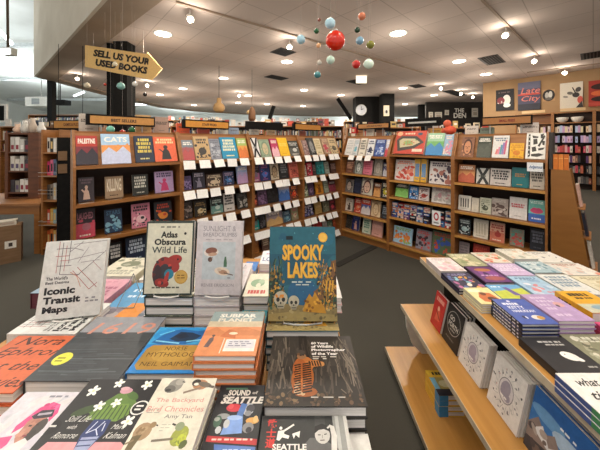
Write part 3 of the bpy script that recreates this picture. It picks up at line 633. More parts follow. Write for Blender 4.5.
def art_1619(a):
    a.r(0,0,1,1,'3e4348'); a.r(0,0,1,.3,'90939a')
    for i in range(46):
        y = rg.uniform(.3,1); a.l(rg.uniform(0,.6), y, rg.uniform(.4,1), y+rg.uniform(-.02,.02), .004, rg.choice(['4c5258','33383d','3a4046','5a6066','44494f']))
    a.t('1619', .12,.12,.92,.33,'cf8f7c',.004,.06); a.e(.16,.72,.1,.09,'e2dd4e'); a.words(.1,.7,.22,.72,'8a8a2c',rg); a.words(.1,.74,.22,.76,'8a8a2c',rg)
def art_norse(a):
    a.r(0,0,1,1,'1e7fc8'); a.r(.0,.0,1,.42,'3aa0d8'); a.e(.5,.2,.5,.2,'2a8fd0'); a.p([(.05,.38),(.2,.12),(.42,.05),(.7,.1),(.95,.04),(.9,.28),(.6,.42),(.25,.44)],'1c64a8'); a.p([(.3,.3),(.42,.12),(.62,.14),(.8,.22),(.7,.34),(.45,.36)],'14304e'); a.p([(.35,.24),(.5,.14),(.6,.24),(.48,.3)],'0e2038'); a.l(.1,.34,.5,.4,.006,'8ad0ec'); a.l(.6,.36,.9,.3,.006,'8ad0ec'); a.l(.1,.2,.3,.08,.006,'6ac0e8')
    a.p([(.05,.52),(.12,.44),(.88,.44),(.96,.52),(.96,.86),(.9,.94),(.12,.94),(.05,.86)],'b0893e'); a.e(.5,.66,.3,.14,'bd9748')
    a.t('NORSE', .34,.475,.68,.56,'5c431c',0); a.t('MYTHOLOGY', .12,.6,.92,.69,'5c431c',0); a.t('NEIL GAIMAN', .12,.79,.92,.87,'5c431c',0)
def art_subpar(a):
    a.r(0,0,1,1,'d58a5c'); a.r(0,0,1,.26,'8fa0a0'); a.r(0,.26,1,.4,'c8b89c'); a.p([(0,.5),(.18,.4),(.36,.52),(.5,.42),(.72,.4),(1,.5),(1,.6),(0,.6)],'c47c50'); a.p([(.3,.62),(.42,.46),(.56,.5),(.58,.66)],'b86a40')
    a.t('SUBPAR', .15,.06,.86,.16,'e6e2d8',.04); a.t('PLANET', .15,.18,.82,.27,'dcd4c6',.04)
    a.p([(.1,.84),(.14,.66),(.2,.62),(.22,.7),(.18,.84)],'6a5a5c'); a.e(.19,.6,.03,.025,'5a4a48',8); a.r(.44,.68,.95,.92,'e6e0da'); a.r(.46,.695,.93,.86,'cfcdd4'); a.words(.5,.72,.88,.74,'8a8a98',rg); a.words(.5,.76,.88,.78,'8a8a98',rg); a.words(.5,.8,.8,.82,'8a8a98',rg); a.l(.4,.66,.4,.96,.003,'e8d8c8'); a.e(.52,.55,.08,.03,'e8d0b8',10)
def art_bird(a):
    a.r(0,0,1,1,'d9d5c6')
    a.e(.3,.1,.13,.09,'8c8a84',14,.4); a.e(.36,.055,.08,.045,'a8a49c',12); a.e(.24,.15,.1,.05,'6a6864',12,.2); a.e(.22,.165,.05,.02,'3a3a3a',8); a.l(.4,.05,.45,.06,.003,'3a3a3a')
    a.e(.74,.09,.14,.07,'b0805c',14,.15); a.e(.66,.065,.08,.05,'2c2826',12); a.e(.67,.085,.05,.02,'e8e4d8',10); a.e(.82,.09,.13,.035,'6e665c',12,.25); a.l(.9,.11,1.0,.125,.007,'5a544c'); a.l(.5,.2,.78,.13,.006,'8a7a6a')
    a.t('The Backyard', .1,.265,.9,.33,'cf8f86',.005); a.t('Bird Chronicles', .04,.36,.96,.425,'cf8f86',.005); a.t('Amy Tan', .38,.455,.82,.51,'7c7c78',.01); a.words(.06,.4,.3,.41,'a8a498',rg); a.words(.06,.43,.3,.44,'a8a498',rg)
    a.e(.16,.63,.13,.09,'a2886a',14,-.6); a.e(.27,.565,.05,.033,'98805f',10); a.blobs(.08,.58,.24,.68,8,.025,['8a7254','b09878'],rg); a.p([(.05,.68),(.18,.66),(.14,.8),(.05,.8)],'6c6046'); a.l(.32,.565,.35,.575,.003,'3a3428'); a.l(-.0,.75,.1,.71,.004,'8a7a60')
    a.e(.74,.67,.12,.1,'98a04a',14,.3); a.e(.69,.58,.07,.045,'8a9678',12); a.e(.79,.71,.07,.06,'b8c246',12); a.blobs(.68,.63,.82,.74,8,.025,['a8b04a','7c8a3c'],rg); a.l(.62,.57,.56,.555,.004,'3c3c34'); a.l(.36,.72,.66,.7,.005,'7a7264'); a.e(.84,.75,.05,.045,'5c6640',8,.6)
    a.words(.4,.56,.54,.568,'b0aca0',rg); a.words(.4,.59,.54,.598,'b0aca0',rg); a.words(.4,.62,.5,.628,'b0aca0',rg); a.blobs(.1,.85,.9,.95,6,.05,['a89a80','7c7a70','98a04a'],rg)
def art_sound(a):
    a.r(0,0,1,1,'2d2f33'); a.r(.14,.045,.62,.075,'58806a'); a.t('the', .12,.155,.22,.19,'d8d4cc',.02); a.t('SOUND', .22,.08,.7,.175,'e2ded6',.045); a.t('of', .74,.1,.86,.15,'d8d4cc',.02); a.t('SEATTLE', .1,.19,.98,.3,'e2ded6',.05,.06)
    a.e(.42,.36,.16,.06,'c8404a',14); a.e(.35,.34,.06,.04,'d85a60',10); a.e(.72,.38,.12,.09,'b8bcc0',12); a.e(.76,.37,.09,.06,'4a4c52',10); a.e(.73,.44,.07,.04,'8a8c90',10); a.l(.62,.3,.52,.62,.016,'5a80c0'); a.e(.25,.48,.13,.04,'9a9ea0',12); a.e(.16,.55,.08,.08,'4a6a5a',12); a.e(.14,.52,.06,.03,'a8b0a8',8); a.e(.84,.54,.13,.045,'d8a45c',12); a.e(.9,.52,.05,.05,'e0b87a',8); a.e(.78,.63,.11,.07,'88898c',12); a.e(.8,.66,.06,.04,'3a3c40',8)
    a.p([(.34,.5),(.64,.48),(.68,.7),(.28,.72)],'7ea0dc'); a.e(.48,.5,.15,.035,'a4bee6',12); a.e(.35,.58,.06,.06,'c0c4c8',10); a.e(.22,.66,.06,.05,'c8ccd0',8)
    a.p([(.05,.73),(.99,.77),(.99,.84),(.05,.8)],'c23c40'); a.words(.15,.765,.9,.785,'ecd0c8',rg); a.p([(.22,.83),(.98,.86),(.98,.95),(.26,.93)],'5a7cc0'); a.words(.4,.885,.9,.905,'d0dcf0',rg)
def art_wild(a):
    r = random.Random(31); a.r(0,0,1,1,'2a2623'); a.r(0,.0,1,.5,'332e2a')
    strokes(a, 120, (.0,.0,1,.86), .3, .005, ['2e2925','3a342f','443d36','262220','4c443c','352f2a'], r)
    strokes(a, 40, (.0,.0,.26,.8), .25, .004, ['5a5148','6a6055','4a423a'], r, 1.5, .2); strokes(a, 46, (.74,.0,.98,.86), .3, .003, ['5e564c','70665a','4a433b','7c7266'], r, 1.45, .35)
    a.blobs(.0,.86,.98,.99,70,.022,['5a4836','6a5440','46382a','7a6448','3a2e22'],r)
    a.p([(.33,0),(.43,0),(.46,.4),(.49,.95),(.38,.95),(.36,.4)],'211c19'); strokes(a, 26, (.35,.0,.46,.9), .2, .004, ['2e2824','181412','38302a'], r, 1.5, .1)
    O = ['a8602a','b56d34','985422','c07a40']
    a.e(.38,.67,.12,.2,'a25c28',18,.15); a.e(.4,.48,.11,.12,'aa6630',14,-.2); a.e(.35,.55,.08,.16,'9a5424',14); a.e(.4,.84,.13,.06,'985628',12); a.p([(.42,.44),(.54,.41),(.62,.45),(.61,.5),(.48,.52)],'b3743c'); a.e(.6,.475,.03,.035,'b88048',10); a.e(.37,.36,.055,.045,'8a6444',12); a.e(.36,.3,.05,.05,'443c36',12)
    a.blobs(.29,.5,.46,.85,40,.03,O,r); a.blobs(.3,.74,.4,.88,12,.025,['d0b898','c8a880'],r)
    for i in range(13): y = .47+i*.031; a.l(.285+.006*(i%3),y+.03,.36,y+.012,.0045,'21160f'); a.l(.38,y+.01,.475,y-.012,.0045,'21160f')
    for i in range(5): a.l(.455+i*.03,.43,.47+i*.03,.505,.004,'2c1c12')
    a.e(.36,.345,.012,.01,'1a1410',6); a.e(.39,.34,.012,.01,'1a1410',6); a.e(.335,.325,.018,.02,'6a4a30',8)
    a.t('60 Years', .49,.115,.7,.16,'eceae6',.03); a.t('of Wildlife', .49,.175,.76,.22,'eceae6',.03); a.t('Photographer', .49,.235,.9,.285,'eceae6',.03); a.t('of the Year', .49,.295,.8,.34,'eceae6',.03); a.words(.5,.36,.8,.375,'c8c4bc',rg); a.words(.5,.39,.66,.405,'c8c4bc',rg); a.words(.46,.9,.8,.912,'c8c4bc',rg)
def art_sam(a):
    a.r(0,0,1,1,'2b2d2e'); a.r(.62,0,.74,1,'3a3c3c'); a.r(.83,0,.96,1,'8e908e'); a.r(.86,0,.9,1,'b4b6b4'); a.r(.96,0,1,1,'c4c4c0')
    a.p([(.44,.36),(.56,.24),(.68,.24),(.86,.34),(.9,1),(.4,1)],'5a5b5c'); a.e(.7,.21,.085,.09,'c2c0bc',16,.2); a.p([(.61,.2),(.62,.12),(.7,.09),(.79,.12),(.8,.18),(.72,.15),(.66,.16)],'1a1b1c'); a.l(.65,.21,.68,.21,.002,'2a2a2a'); a.l(.72,.205,.75,.2,.002,'2a2a2a'); a.l(.7,.21,.695,.245,.0015,'8a8884'); a.l(.67,.265,.72,.262,.002,'5a4a4a')
    a.p([(.79,.1),(.84,.12),(.86,.22),(.84,.4),(.78,.4),(.8,.22)],'d4d2ce'); a.l(.8,.11,.76,.14,.004,'d4d2ce')
    a.t('武', .07,.04,.18,.135,'c8342e',.03); a.t('士', .07,.145,.18,.235,'c8342e',.03); a.t('道', .07,.245,.18,.34,'c8342e',.03)
    a.e(.23,.14,.018,.018,'e8e6e2',8); a.p([(.2,.17),(.27,.16),(.27,.2),(.33,.22),(.32,.25),(.25,.235),(.22,.27),(.19,.26)],'e8e6e2'); a.l(.25,.18,.38,.1,.004,'e8e6e2'); a.p([(.36,.2),(.45,.17),(.44,.24),(.4,.21),(.38,.25)],'e8e6e2'); a.t('SEATTLE', .15,.3,.52,.36,'e0deda',.03); a.t('SAMURAI', .15,.39,.52,.45,'e0deda',.03)
def art_pink(a):
    r = random.Random(12); a.r(0,0,1,1,'d3cfd8'); a.blobs(.05,.05,.95,.95,40,.1,['d8d4dc','ccc8d4','dad6da','c8c8d2'],r)
    a.p([(.52,.2),(.66,.13),(.82,.16),(.9,.26),(.88,.36),(.8,.3),(.6,.3),(.54,.42),(.46,.48),(.42,.4)],'d84c86'); a.blobs(.5,.16,.86,.3,14,.03,['e06a9c','c83c78','dc5a90'],r)
    a.p([(.54,.36),(.58,.3),(.8,.28),(.82,.4),(.76,.52),(.66,.58),(.58,.52)],'b98272'); a.blobs(.58,.34,.78,.52,16,.03,['c48e7c','a87464','b07c6a'],r)
    a.p([(.52,.3),(.6,.23),(.8,.22),(.86,.3),(.8,.31),(.6,.33)],'34303c'); a.l(.6,.28,.8,.26,.006,'b0aab8'); a.e(.8,.42,.09,.1,'45403e',12); a.e(.78,.5,.07,.06,'383432',10)
    a.l(.62,.4,.67,.4,.004,'3a2a28'); a.l(.72,.39,.76,.385,.004,'3a2a28'); a.e(.7,.5,.035,.012,'8a3a44',8)
    a.p([(0,.72),(.12,.6),(.34,.52),(.52,.5),(.56,.58),(.5,.7),(.36,.84),(.2,1),(0,1)],'dd5088'); a.blobs(.06,.58,.46,.9,30,.05,['e2608f','d4447c','d85a8c'],r)
    a.p([(.6,.6),(.74,.52),(.84,.56),(.8,.72),(.6,.9),(.42,.96),(.4,.88)],'dedada'); a.blobs(.5,.62,.78,.88,14,.04,['d4d0d2','e4e0e0'],r); a.e(.4,.9,.16,.04,'b07a68',12,-.3); a.e(.28,.95,.12,.03,'a87262',10,-.2); a.p([(.56,.9),(.84,.68),(.8,.82)],'54623f'); a.words(.5,.05,.86,.075,'8a8a98',r); a.p([(.6,1),(.95,.78),(1,1)],'cc6c78')
def art_still(a):
    a.r(0,0,1,1,'26262a'); a.p([(0,1),(.12,.72),(.9,.72),(1,.78),(1,1)],'d89aa0')
    a.p([(.3,.42),(.5,.2),(.62,.16),(.8,.3),(.78,.42),(.5,.5)],'5a7a38'); a.p([(.32,.5),(.4,.34),(.72,.32),(.8,.44),(.7,.52)],'6a8a3c'); a.e(.25,.4,.14,.05,'3c5030',12,-.4); a.e(.7,.22,.1,.04,'4a6a34',12,.5)
    for i in range(8): a.l(.4+i*.05,.34,.38+i*.055,.5,.003,'38502a')
    a.e(.58,.16,.08,.04,'c090a0',12); a.e(.55,.13,.06,.025,'d0a8b0',10)
    for x,y,s in ((.16,.16,.07),(.42,.06,.06),(.8,.08,.065),(.38,.35,.06),(.56,.31,.055),(.84,.52,.065)):
        for k in range(5): q = k*1.257+x*5; a.e(x+s*.6*math.cos(q), y+s*.6*math.sin(q), s*.52, s*.3, 'eef0ea', 10, q)
        a.e(x,y,s*.25,s*.25,'d8d8b0',8)
    a.p([(.44,.5),(.64,.5),(.66,.64),(.6,.8),(.46,.8),(.42,.66)],'2e3c6e'); a.p([(.45,.68),(.63,.67),(.6,.8),(.46,.8)],'9aa4c8')
    for x0,y0,x1,y1 in ((.5,.52,.46,.64),(.46,.64,.54,.6),(.54,.6,.58,.52),(.54,.6,.6,.66),(.6,.54,.62,.62)): a.l(x0,y0,x1,y1,.0022,'cdd6ec')
    a.l(.45,.71,.62,.7,.0025,'2e3c6e'); a.l(.46,.76,.6,.75,.0025,'2e3c6e')
    a.e(.88,.37,.1,.085,'e8e8e4'); a.e(.88,.37,.085,.07,'1c1c20'); a.words(.83,.34,.93,.36,'e8e8e4',rg); a.words(.83,.38,.93,.4,'e8e8e4',rg)
    a.e(.03,.58,.09,.075,'1c1c20'); a.words(-.02,.56,.07,.58,'d8d8d4',rg)
    a.t('Still Life', .12,.46,.38,.525,'dcdcd8',-.003,.15); a.t('with', .2,.555,.3,.6,'dcdcd8',-.003,.15); a.t('Remorse', .12,.63,.37,.69,'dcdcd8',-.003,.15); a.t('Maira', .7,.55,.84,.6,'dcdcd8',-.003,.15); a.t('Kalman', .68,.63,.9,.69,'dcdcd8',-.003,.15)
def art_nora(a):
    a.r(0,0,1,1,'d0663c'); a.t('Nora', .14,.03,.86,.2,'4a2418',.01,.12); a.t('Ephron', .03,.25,.98,.45,'4a2418',.01,.12); a.t('at the', .2,.51,.9,.66,'4a2418',.01,.12); a.t('Movies', .2,.76,.98,.92,'4a2418',.01,.12); a.e(.08,.6,.12,.08,'2a2420',14); a.e(.06,.7,.1,.04,'d8c4a4',12)
def pat(bg, fn):
    def f(a):
        a.r(0,0,1,1,bg); fn(a)
    return f
def aut(bg, style, f, g, title=None, seed=1):
    def q(a):
        a.r(0,0,1,1,bg); auto(a, style, f, g, title, random.Random(seed))
    return q
def busy(bg, cols, n=22, seed=1, title=None, tc='e8e4dc', sz=.1, y0=.25):
    def q(a):
        r = random.Random(seed); a.r(0,0,1,1,bg); a.blobs(.08,y0,.92,.92,n,sz,cols,r)
        if title: a.t(title, .12,.08,.88,.2,tc,.02)
        else: a.words(.15,.08,.85,.15,tc,r); a.words(.25,.18,.75,.22,tc,r)
    return q

# --- near table, front row
S = stack
S('pink headscarf paperback', 'paperback with a painted woman in a pink headscarf, front left corner of the near table', -.76,-.606,.53,.757,.945,3,LT,'d6d2da','c8c4cc',art_pink,name='paperback_book')
S('black floral still life book', 'black book with white flowers and a blue vase, front row of the near table', -.6,-.386,.555,.782,.958,4,LT,'26262a','1c1c20',art_still)
S('cream backyard bird book', 'cream bird book with four painted birds, front row of the near table', -.378,-.228,.53,.749,.99,4,LT,'d9d5c6','cfcab8',art_bird)
S('black sound of the city book', 'black paperback with a collage in blue and red, between the bird book and samurai book', -.224,-.098,.59,.772,.95,4,LT,'2d2f33','232529',art_sound,name='paperback_book')
S('black samurai book', 'black photo book with red characters and a man resting his head on his hand', -.092,.113,.46,.668,.968,3,LT,'2e3031','1f2021',art_sam)
S('white art paperback', 'white paperback with a grey sketch at the right front edge of the near table', .117,.165,.44,.662,.93,2,LT,'dddcd8','d0cfca',pat('dddcd8', lambda a: (a.e(.5,.4,.16,.06,'9a9a98',10), a.p([(.3,.4),(.7,.4),(.75,.55),(.25,.55)],'b0b0ae'), a.words(.2,.6,.8,.62,'8a8a88',rg))),name='paperback_book')
# second row
S('orange film book', 'orange hardcover with slanted dark script at the left edge of the near table', -1.035,-.816,.772,1.0,.928,2,LT,'d0663c','b8562e',art_nora)
S('dark grey sea book', 'large dark grey hardcover with a sea photo, pink numerals and a yellow sticker', -.812,-.535,.797,1.088,.94,2,LT,'3e4348','2e3236',art_1619)
S('blue and gold mythology book', 'bright blue hardcover with a gold title panel', -.53,-.312,.824,1.028,.94,2,LT,'1e7fc8','1766a8',art_norse)
def sub_edge(mb, w, h, t):
    mb.face([(w+.0004,.0,.0),(w+.0004,h,.0),(w+.0004,h,t),(w+.0004,0,t)], 'cf7a48'); mb.face([(w+.0008,h*.3,.003),(w+.0008,h*.62,.003),(w+.0008,h*.62,t-.003),(w+.0008,h*.3,t-.003)], 'e0b090')
S('orange desert landscape book', 'orange and grey cartoon landscape hardcover on the tall stack right of the blue book', -.306,-.126,.777,.978,1.03,8,LT,'d58a5c','cf7a48',art_subpar,edge=sub_edge)
S('dark tiger photography book', 'large dark square photography book with a tiger hugging a tree', -.091,.168,.674,.918,.985,4,LT,'34302c','1c1a18',art_wild)
# third row, flat stacks under the standing books
S('white transit map book', 'white map book lying sideways under the standing map book', -1.085,-.832,1.006,1.2,.93,2,LT,'dedfdc','dedfdc',art_iconic_flat,yaw=90)
S('dark edged wild life book', 'dark edged hardcover lying under the standing chameleon book', -.63,-.434,1.1,1.37,1.013,4,LT,'dcdac6','2c3a36',art_atlas,edge=lambda mb,w,h,t: mb.box(0,w,-.001,.001,t-.0035,t+.0002,'2c3a36'))
S('pale mushroom cookbook', 'pale grey cookbook lying under the standing mushroom cookbook', -.43,-.243,1.1,1.41,1.013,4,LT,'d3cdd0','cfc8cc',art_sun)
S('teal lake monster book', 'teal illustrated hardcover lying under the standing lake monster book', -.116,.134,.925,1.2,.998,5,LT,'2a6474','24333a',art_spooky)
# far side of the table
S('pink far side book', 'pale pink book on the far side, behind the standing map book', -1.1,-.885,1.22,1.43,.92,2,LT,'d6a0b0','c890a0',aut('d6a0b0','txt','b06a84','c88a9c',None,3),yaw=180)
S('cream far corner book', 'cream and green book at the far left corner of the near table', -1.1,-.885,1.45,1.68,.925,2,LT,'d8d4c2','b8b49c',aut('d8d4c2','spot','7a806a','a8a898',None,4),yaw=180)
S('blue and orange comic book', 'blue and orange book under the wire stand, between map and chameleon books', -.868,-.65,1.14,1.43,.9,1,LT,'4a94c4','7a4a3c',pat('4a94c4', lambda a: (a.r(0,.72,1,1,'8a8290'), a.p([(.35,1),(.45,.62),(.85,.62),(.8,1)],'d8862c'), a.words(.2,.22,.9,.3,'cfe4f0',rg), a.words(.2,.4,.8,.46,'cfe4f0',rg), a.blobs(.0,.75,.3,.95,6,.08,['6a6470','a8a0a0'],rg), a.blobs(.86,.6,.98,.95,5,.06,['b8b0a8','5a6a7a'],rg))),name='paperback_book')
S('white far row book', 'white book on the far edge behind the blue and orange comic', -.868,-.65,1.46,1.7,.9,1,LT,'e0ddd6','c8c4bc',aut('e0ddd6','txt','8a8a8a','6a7a8a',None,9),yaw=180)
S('grey far row book', 'grey book on the far edge directly behind the chameleon book', -.6,-.44,1.39,1.6,.93,2,LT,'9a9a9c','7a7a7c',aut('9a9a9c','spot','d8d4cc','e8e4dc',None,8),yaw=180)
S('small blue book', 'small bright blue book behind the mushroom cookbook stack', -.3,-.232,1.425,1.535,.965,3,LT,'3f78c0','2c5a98',aut('3f78c0','plain','5a90d0','a8c8e8',None,2))
S('white love book', 'white book with blue capitals on the far side behind the lake monster book', -.22,-.1,1.46,1.64,.985,3,LT,'dcdce2','c0a8b8',pat('dcdce2', lambda a: (a.t('LOVE', .1,.5,.9,.8,'5a6a9a',.02), a.words(.2,.2,.8,.3,'b88aa0',rg))))
S('cream and green booklet', 'cream booklet with a green animal and red letters, left of the lake monster book', -.226,-.126,1.068,1.25,1.035,5,LT,'dcd8c4','2c2c2c',pat('dcd8c4', lambda a: (a.e(.45,.45,.3,.18,'8aa888',14), a.e(.6,.38,.14,.1,'a8bea0',10), a.e(.5,.55,.1,.1,'dcd8c4',10), a.words(.15,.76,.85,.9,'c8504a',rg))))
S('small teal book', 'small teal book with an orange mark beside the orange landscape stack', -.224,-.126,.985,1.06,.985,4,LT,'3d8088','2a5a62',aut('3d8088','spot','d89a4a','c88a3c',None,3))
S('white and pink art book', 'white book with pink edge showing right of the lake monster book', -.02,.192,1.24,1.46,.93,2,LT,'e2dcd8','d8b0b0',aut('e2dcd8','plain','d0a8b0','b8b0b0',None,6))
S('mustard far row book', 'mustard book hidden on the far edge behind the lake monster book', -.06,.14,1.52,1.74,.92,2,LT,'c8a04a','a8803a',aut('c8a04a','txt','6a4a1c','8a6a2c',None,6),yaw=180)
S('maroon and blue box set', 'maroon edged book with a blue cover at the far left end of the near table', -1.26,-1.115,1.27,1.4,.935,1,LT,'8aa0b4','5c2a34',aut('8aa0b4','txt','d8dce0','4a5a78',None,6),page=noisy('maroon_edges','5c2a34','6c323c',(4,4,80),.7))

# --- standing books and their stands
def standing(name, short, label, loc, w, h, t, bg, spine, art, yaw, lean, lip=.05, edge=None):
    e = vol(name, w, h, t, bg, spine, art, label, None)
    e.matrix_world = Matrix.Translation(loc) @ Matrix.Rotation(R(yaw), 4, 'Z') @ Matrix.Rotation(math.pi/2 - R(lean), 4, 'X')
    s = empty('book_stand', (loc[0], loc[1], loc[2]-.0043), R(yaw), f'clear wire stand holding up the {short}', 'book stand', 'wire stands on the near table')
    f = -t - .004; c = w*.5
    MB().path([(c-lip,f,.014),(c-lip,f,.0022),(c-lip,.06,.0022),(c,.065,.12),(c+lip,.06,.0022),(c+lip,f,.0022),(c+lip,f,.014)], .0018).build('easel', WIRE, s)
    MB().path([(c-lip,f,.006),(c-lip*.4,f-.004,.003),(c+lip*.4,f-.004,.003),(c+lip,f,.006)], .003).build('lip', CLEAR if lip > .06 else WHITE, s)
    return e
standing('hardcover_book','white map book','white hardcover of transit maps standing upright at the left',(-1.04,1.085,.9345),.226,.292,.026,'dedfdc','dedfdc',art_iconic,11,13)
standing('hardcover_book','chameleon book','cream hardcover with a red chameleon and black title, standing',(-.637,1.128,1.0175),.196,.288,.03,'2c3a36','2c3a36',art_atlas,1,7)
standing('hardcover_book','mushroom cookbook','pale grey cookbook with mushrooms and a bottle, standing',(-.427,1.128,1.0175),.188,.288,.028,'d3cdd0','d3cdd0',art_sun,-1,7)
standing('hardcover_book','lake monster book','tall teal illustrated hardcover with skulls and yellow title, standing',(-.113,.985,1.0025),.245,.318,.026,'24333a','24333a',art_spooky,0,12,.068)
s = empty('book_stand', (-.76, 1.27, .9006), 0, 'empty clear wire stand on the blue and orange comic book', 'book stand')
MB().path([(-.055,-.06,.001),(-.03,.02,.115),(-.012,.05,.001)], .002).build('left_frame', CLEAR, s); MB().path([(.02,-.06,.001),(.045,.02,.115),(.06,.05,.001)], .002).build('right_frame', CLEAR, s)
MB().path([(-.055,-.06,.002),(.02,-.06,.002)], .002).build('lip', CLEAR, s)

# --- right table: flat stacks
Q = lambda *a, **k: stack(*a, place_on='right table', **k)
Q('white clock picture book','white picture book titled with slanted black lower case words, nearest on the right table',.912,1.13,.75,.972,.815,3,RT,'e8e6e2','4a5a90',pat('e8e6e2', lambda a: (a.t('what', .14,.1,.5,.24,'1c1c20',.02,.1), a.t('time is', .14,.32,.8,.46,'1c1c20',.02,.1), a.t('noon', .3,.55,.8,.67,'1c1c20',.02,.1), a.e(.6,.82,.2,.1,'4a90c8'))),edge=lambda mb,w,h,t: (mb.face([(-.0006,h*.0,.002),(-.0006,h*.45,.002),(-.0006,h*.45,t-.002),(-.0006,0,t-.002)],'4a8a5a')),)
Q('black ghost book','black book with a white ghost, right table',.958,1.152,1.0,1.192,.785,1,RT,'26262a','1c1c20',pat('26262a', lambda a: (a.words(.3,.12,.8,.17,'c8c8c4',rg), a.words(.4,.21,.8,.25,'c8c8c4',rg), a.e(.62,.55,.16,.12,'eceae6',16,.4), a.e(.72,.62,.1,.06,'eceae6',12,.6), a.e(.56,.5,.015,.012,'1c1c20',8), a.words(.72,.8,.9,.84,'a8a8a4',rg))),page=noisy('yellow_edges','b8a83c','c8b84a',(4,4,80),.7))
def hk_edge(mb, w, h, t):
    mb.face([(-.0005,h,.0),(-.0005,0,0),(-.0005,0,t),(-.0005,h,t)],'1c1d26')
    a = Art(mb, (-.0005,h,0), (0,-1,0), (0,0,1), (-1,0,0), h, t); r = random.Random(9); a.words(.08,.3,.9,.7,'d8dce8',r)
    mb.face([(w*.45,-.0005,.0035),(w,-.0005,.0035),(w,-.0005,t*.4),(w*.45,-.0005,t*.4)],'1c2248')
Q('blue kitty picture book','periwinkle blue picture book with white title and a small drawing, right table',.985,1.152,1.207,1.4,.832,5,RT,'4a60ae','1c1d26',pat('4a60ae', lambda a: (a.e(.42,.1,.05,.04,'dfe2ee',8), a.words(.15,.17,.6,.26,'e2e6f2',rg), a.t('KITTY', .2,.3,.66,.42,'e2e6f2',.03), a.t('HANUKKAH', .2,.46,.82,.56,'e2e6f2',.03), a.e(.3,.75,.05,.06,'1c2248',8), a.e(.36,.76,.03,.05,'dfe2ee',8), a.e(.66,.76,.16,.09,'dfdcd6',12), a.e(.74,.77,.1,.07,'c8963c',10))),edge=hk_edge)
Q('lavender picture book','lavender picture book with white lettering and a pink cat, right table',1.176,1.348,1.238,1.455,.826,4,RT,'b79cc8','a88cba',pat('b79cc8', lambda a: (a.words(.15,.11,.6,.19,'d8c8e0',rg), a.words(.2,.25,.7,.33,'d8c8e0',rg), a.words(.15,.39,.5,.47,'d8c8e0',rg), a.words(.2,.53,.5,.61,'d8c8e0',rg), a.e(.7,.42,.14,.1,'d8a8a4',12), a.e(.62,.47,.05,.05,'4a3a4a',8), a.words(.2,.76,.6,.84,'d8c8e0',rg))))
Q('cream and rust picture book','cream and yellow picture book with a rust brown animal, right table',.942,1.082,1.41,1.57,.8,4,RT,'e2d69c','cdc6b4',pat('e2d69c', lambda a: (a.p([(.2,.6),(.4,.3),(.8,.35),(.9,.7),(.5,.9),(.25,.85)],'c8703a'), a.e(.5,.4,.12,.1,'6a3a24',10), a.e(.3,.2,.25,.1,'f0e8c8',12), a.e(.65,.7,.18,.12,'5a3828',12))),inset=.001)
Q('dark starry picture book','dark picture book with bright toys and stars, left edge of the right table',.926,1.1,1.585,1.782,.785,2,RT,'35304a','2a2638',busy('35304a',['8ac0d0','d8a04a','b86a9a','e8e0d0','5a70a8','2a2a3a'],26,4,None,'8a84a8'))
Q('pale pink activity book','pale book with pink flowers at the far left corner of the right table',.926,1.1,1.79,2.0,.79,2,RT,'dccfd0','c8bcbc',busy('dccfd0',['e8b8c0','e8e4e0','d8a8b4','c8b8a8'],20,5,None,'b8a8a8'))
Q('green patterned picture book','sage green patterned picture book at the far edge, second column of the right table',1.112,1.29,1.862,2.07,.79,2,RT,'a8a884','8a8a68',busy('a8a884',['c8c49a','8a9468','b8886a','d8d0b0'],24,6,None,'e0dcc0'))
Q('purple night picture book','purple picture book with a dark border and glowing scene, right table',1.115,1.292,1.632,1.852,.795,2,RT,'4a2c50','2a1c30',pat('33203a', lambda a: (a.r(.05,.05,.95,.95,'6a3c78'), a.e(.55,.45,.32,.26,'8a4c98'), a.e(.5,.25,.3,.1,'b8784a',14), a.e(.55,.75,.35,.12,'a8605c',14), a.e(.45,.5,.1,.12,'4a2858',10), a.words(.2,.55,.8,.6,'d8b8d8',rg))))
Q('sky blue and lime picture book','sky blue and lime picture book with a violet shape, behind the blue kitty book',1.1,1.29,1.476,1.62,.79,2,RT,'6aa8d8','4a88b8',pat('6aa8d8', lambda a: (a.p([(0,.5),(1,.25),(1,1),(0,1)],'c2cc50'), a.p([(.42,.2),(.56,.18),(.7,.8),(.5,.75)],'6a5aa0'), a.words(.1,.12,.4,.2,'e8f0f4',rg))))
Q('olive flecked book','olive and grey flecked book beside the ghost book, right table',1.166,1.36,1.0,1.225,.775,1,RT,'8a8a70','5a5a48',busy('8a8a70',['a8a890','d8d4c4','6a6a54','b8b098'],30,7,None,'d8d8c8',.08,.1))
Q('hot pink book','hot pink book near the right edge of the photo, right table',1.37,1.5,1.08,1.27,.8,2,RT,'d0487c','b03a68',aut('d0487c','txt','e8a8c0','e8c8d8',None,2))
Q('red floral picture book','white picture book with red flowers at the far edge of the right table',1.304,1.49,1.905,2.08,.795,2,RT,'ddd4c6','c8c0b0',busy('ddd4c6',['c85a40','e0a080','8a9a6a','e8e0d4'],20,8,None,'a89888'))
Q('lilac picture book','lilac picture book with pale lettering in the third column of the right table',1.304,1.49,1.722,1.895,.795,2,RT,'c8b0d4','a890b8',aut('c8b0d4','txt','e8dcf0','d8c8e0',None,3))
Q('pale blue picture book','pale blue picture book with small red shapes, behind the lavender book',1.304,1.485,1.5,1.712,.795,2,RT,'a8c8e0','8aacc8',busy('a8c8e0',['d88a90','c8d8e8','e8e8f0','90b0d0'],18,9,None,'5a7aa0'))
Q('white lettered picture book','white picture book with lines of blue lettering, beyond the yellow box',1.494,1.684,1.5,1.725,.8,2,RT,'dfe0dc','c0c8c8',aut('dfe0dc','txt','7a94a8','8aa0b0',None,12))
Q('cream map picture book','large cream picture book with faint drawings at the right edge of the right table',1.692,1.93,1.48,1.705,.8,2,RT,'ddd6bc','c4bc9c',busy('ddd6bc',['d0c8a8','c8b890','e4dec8','b8b498'],18,13,None,'a89c78'))
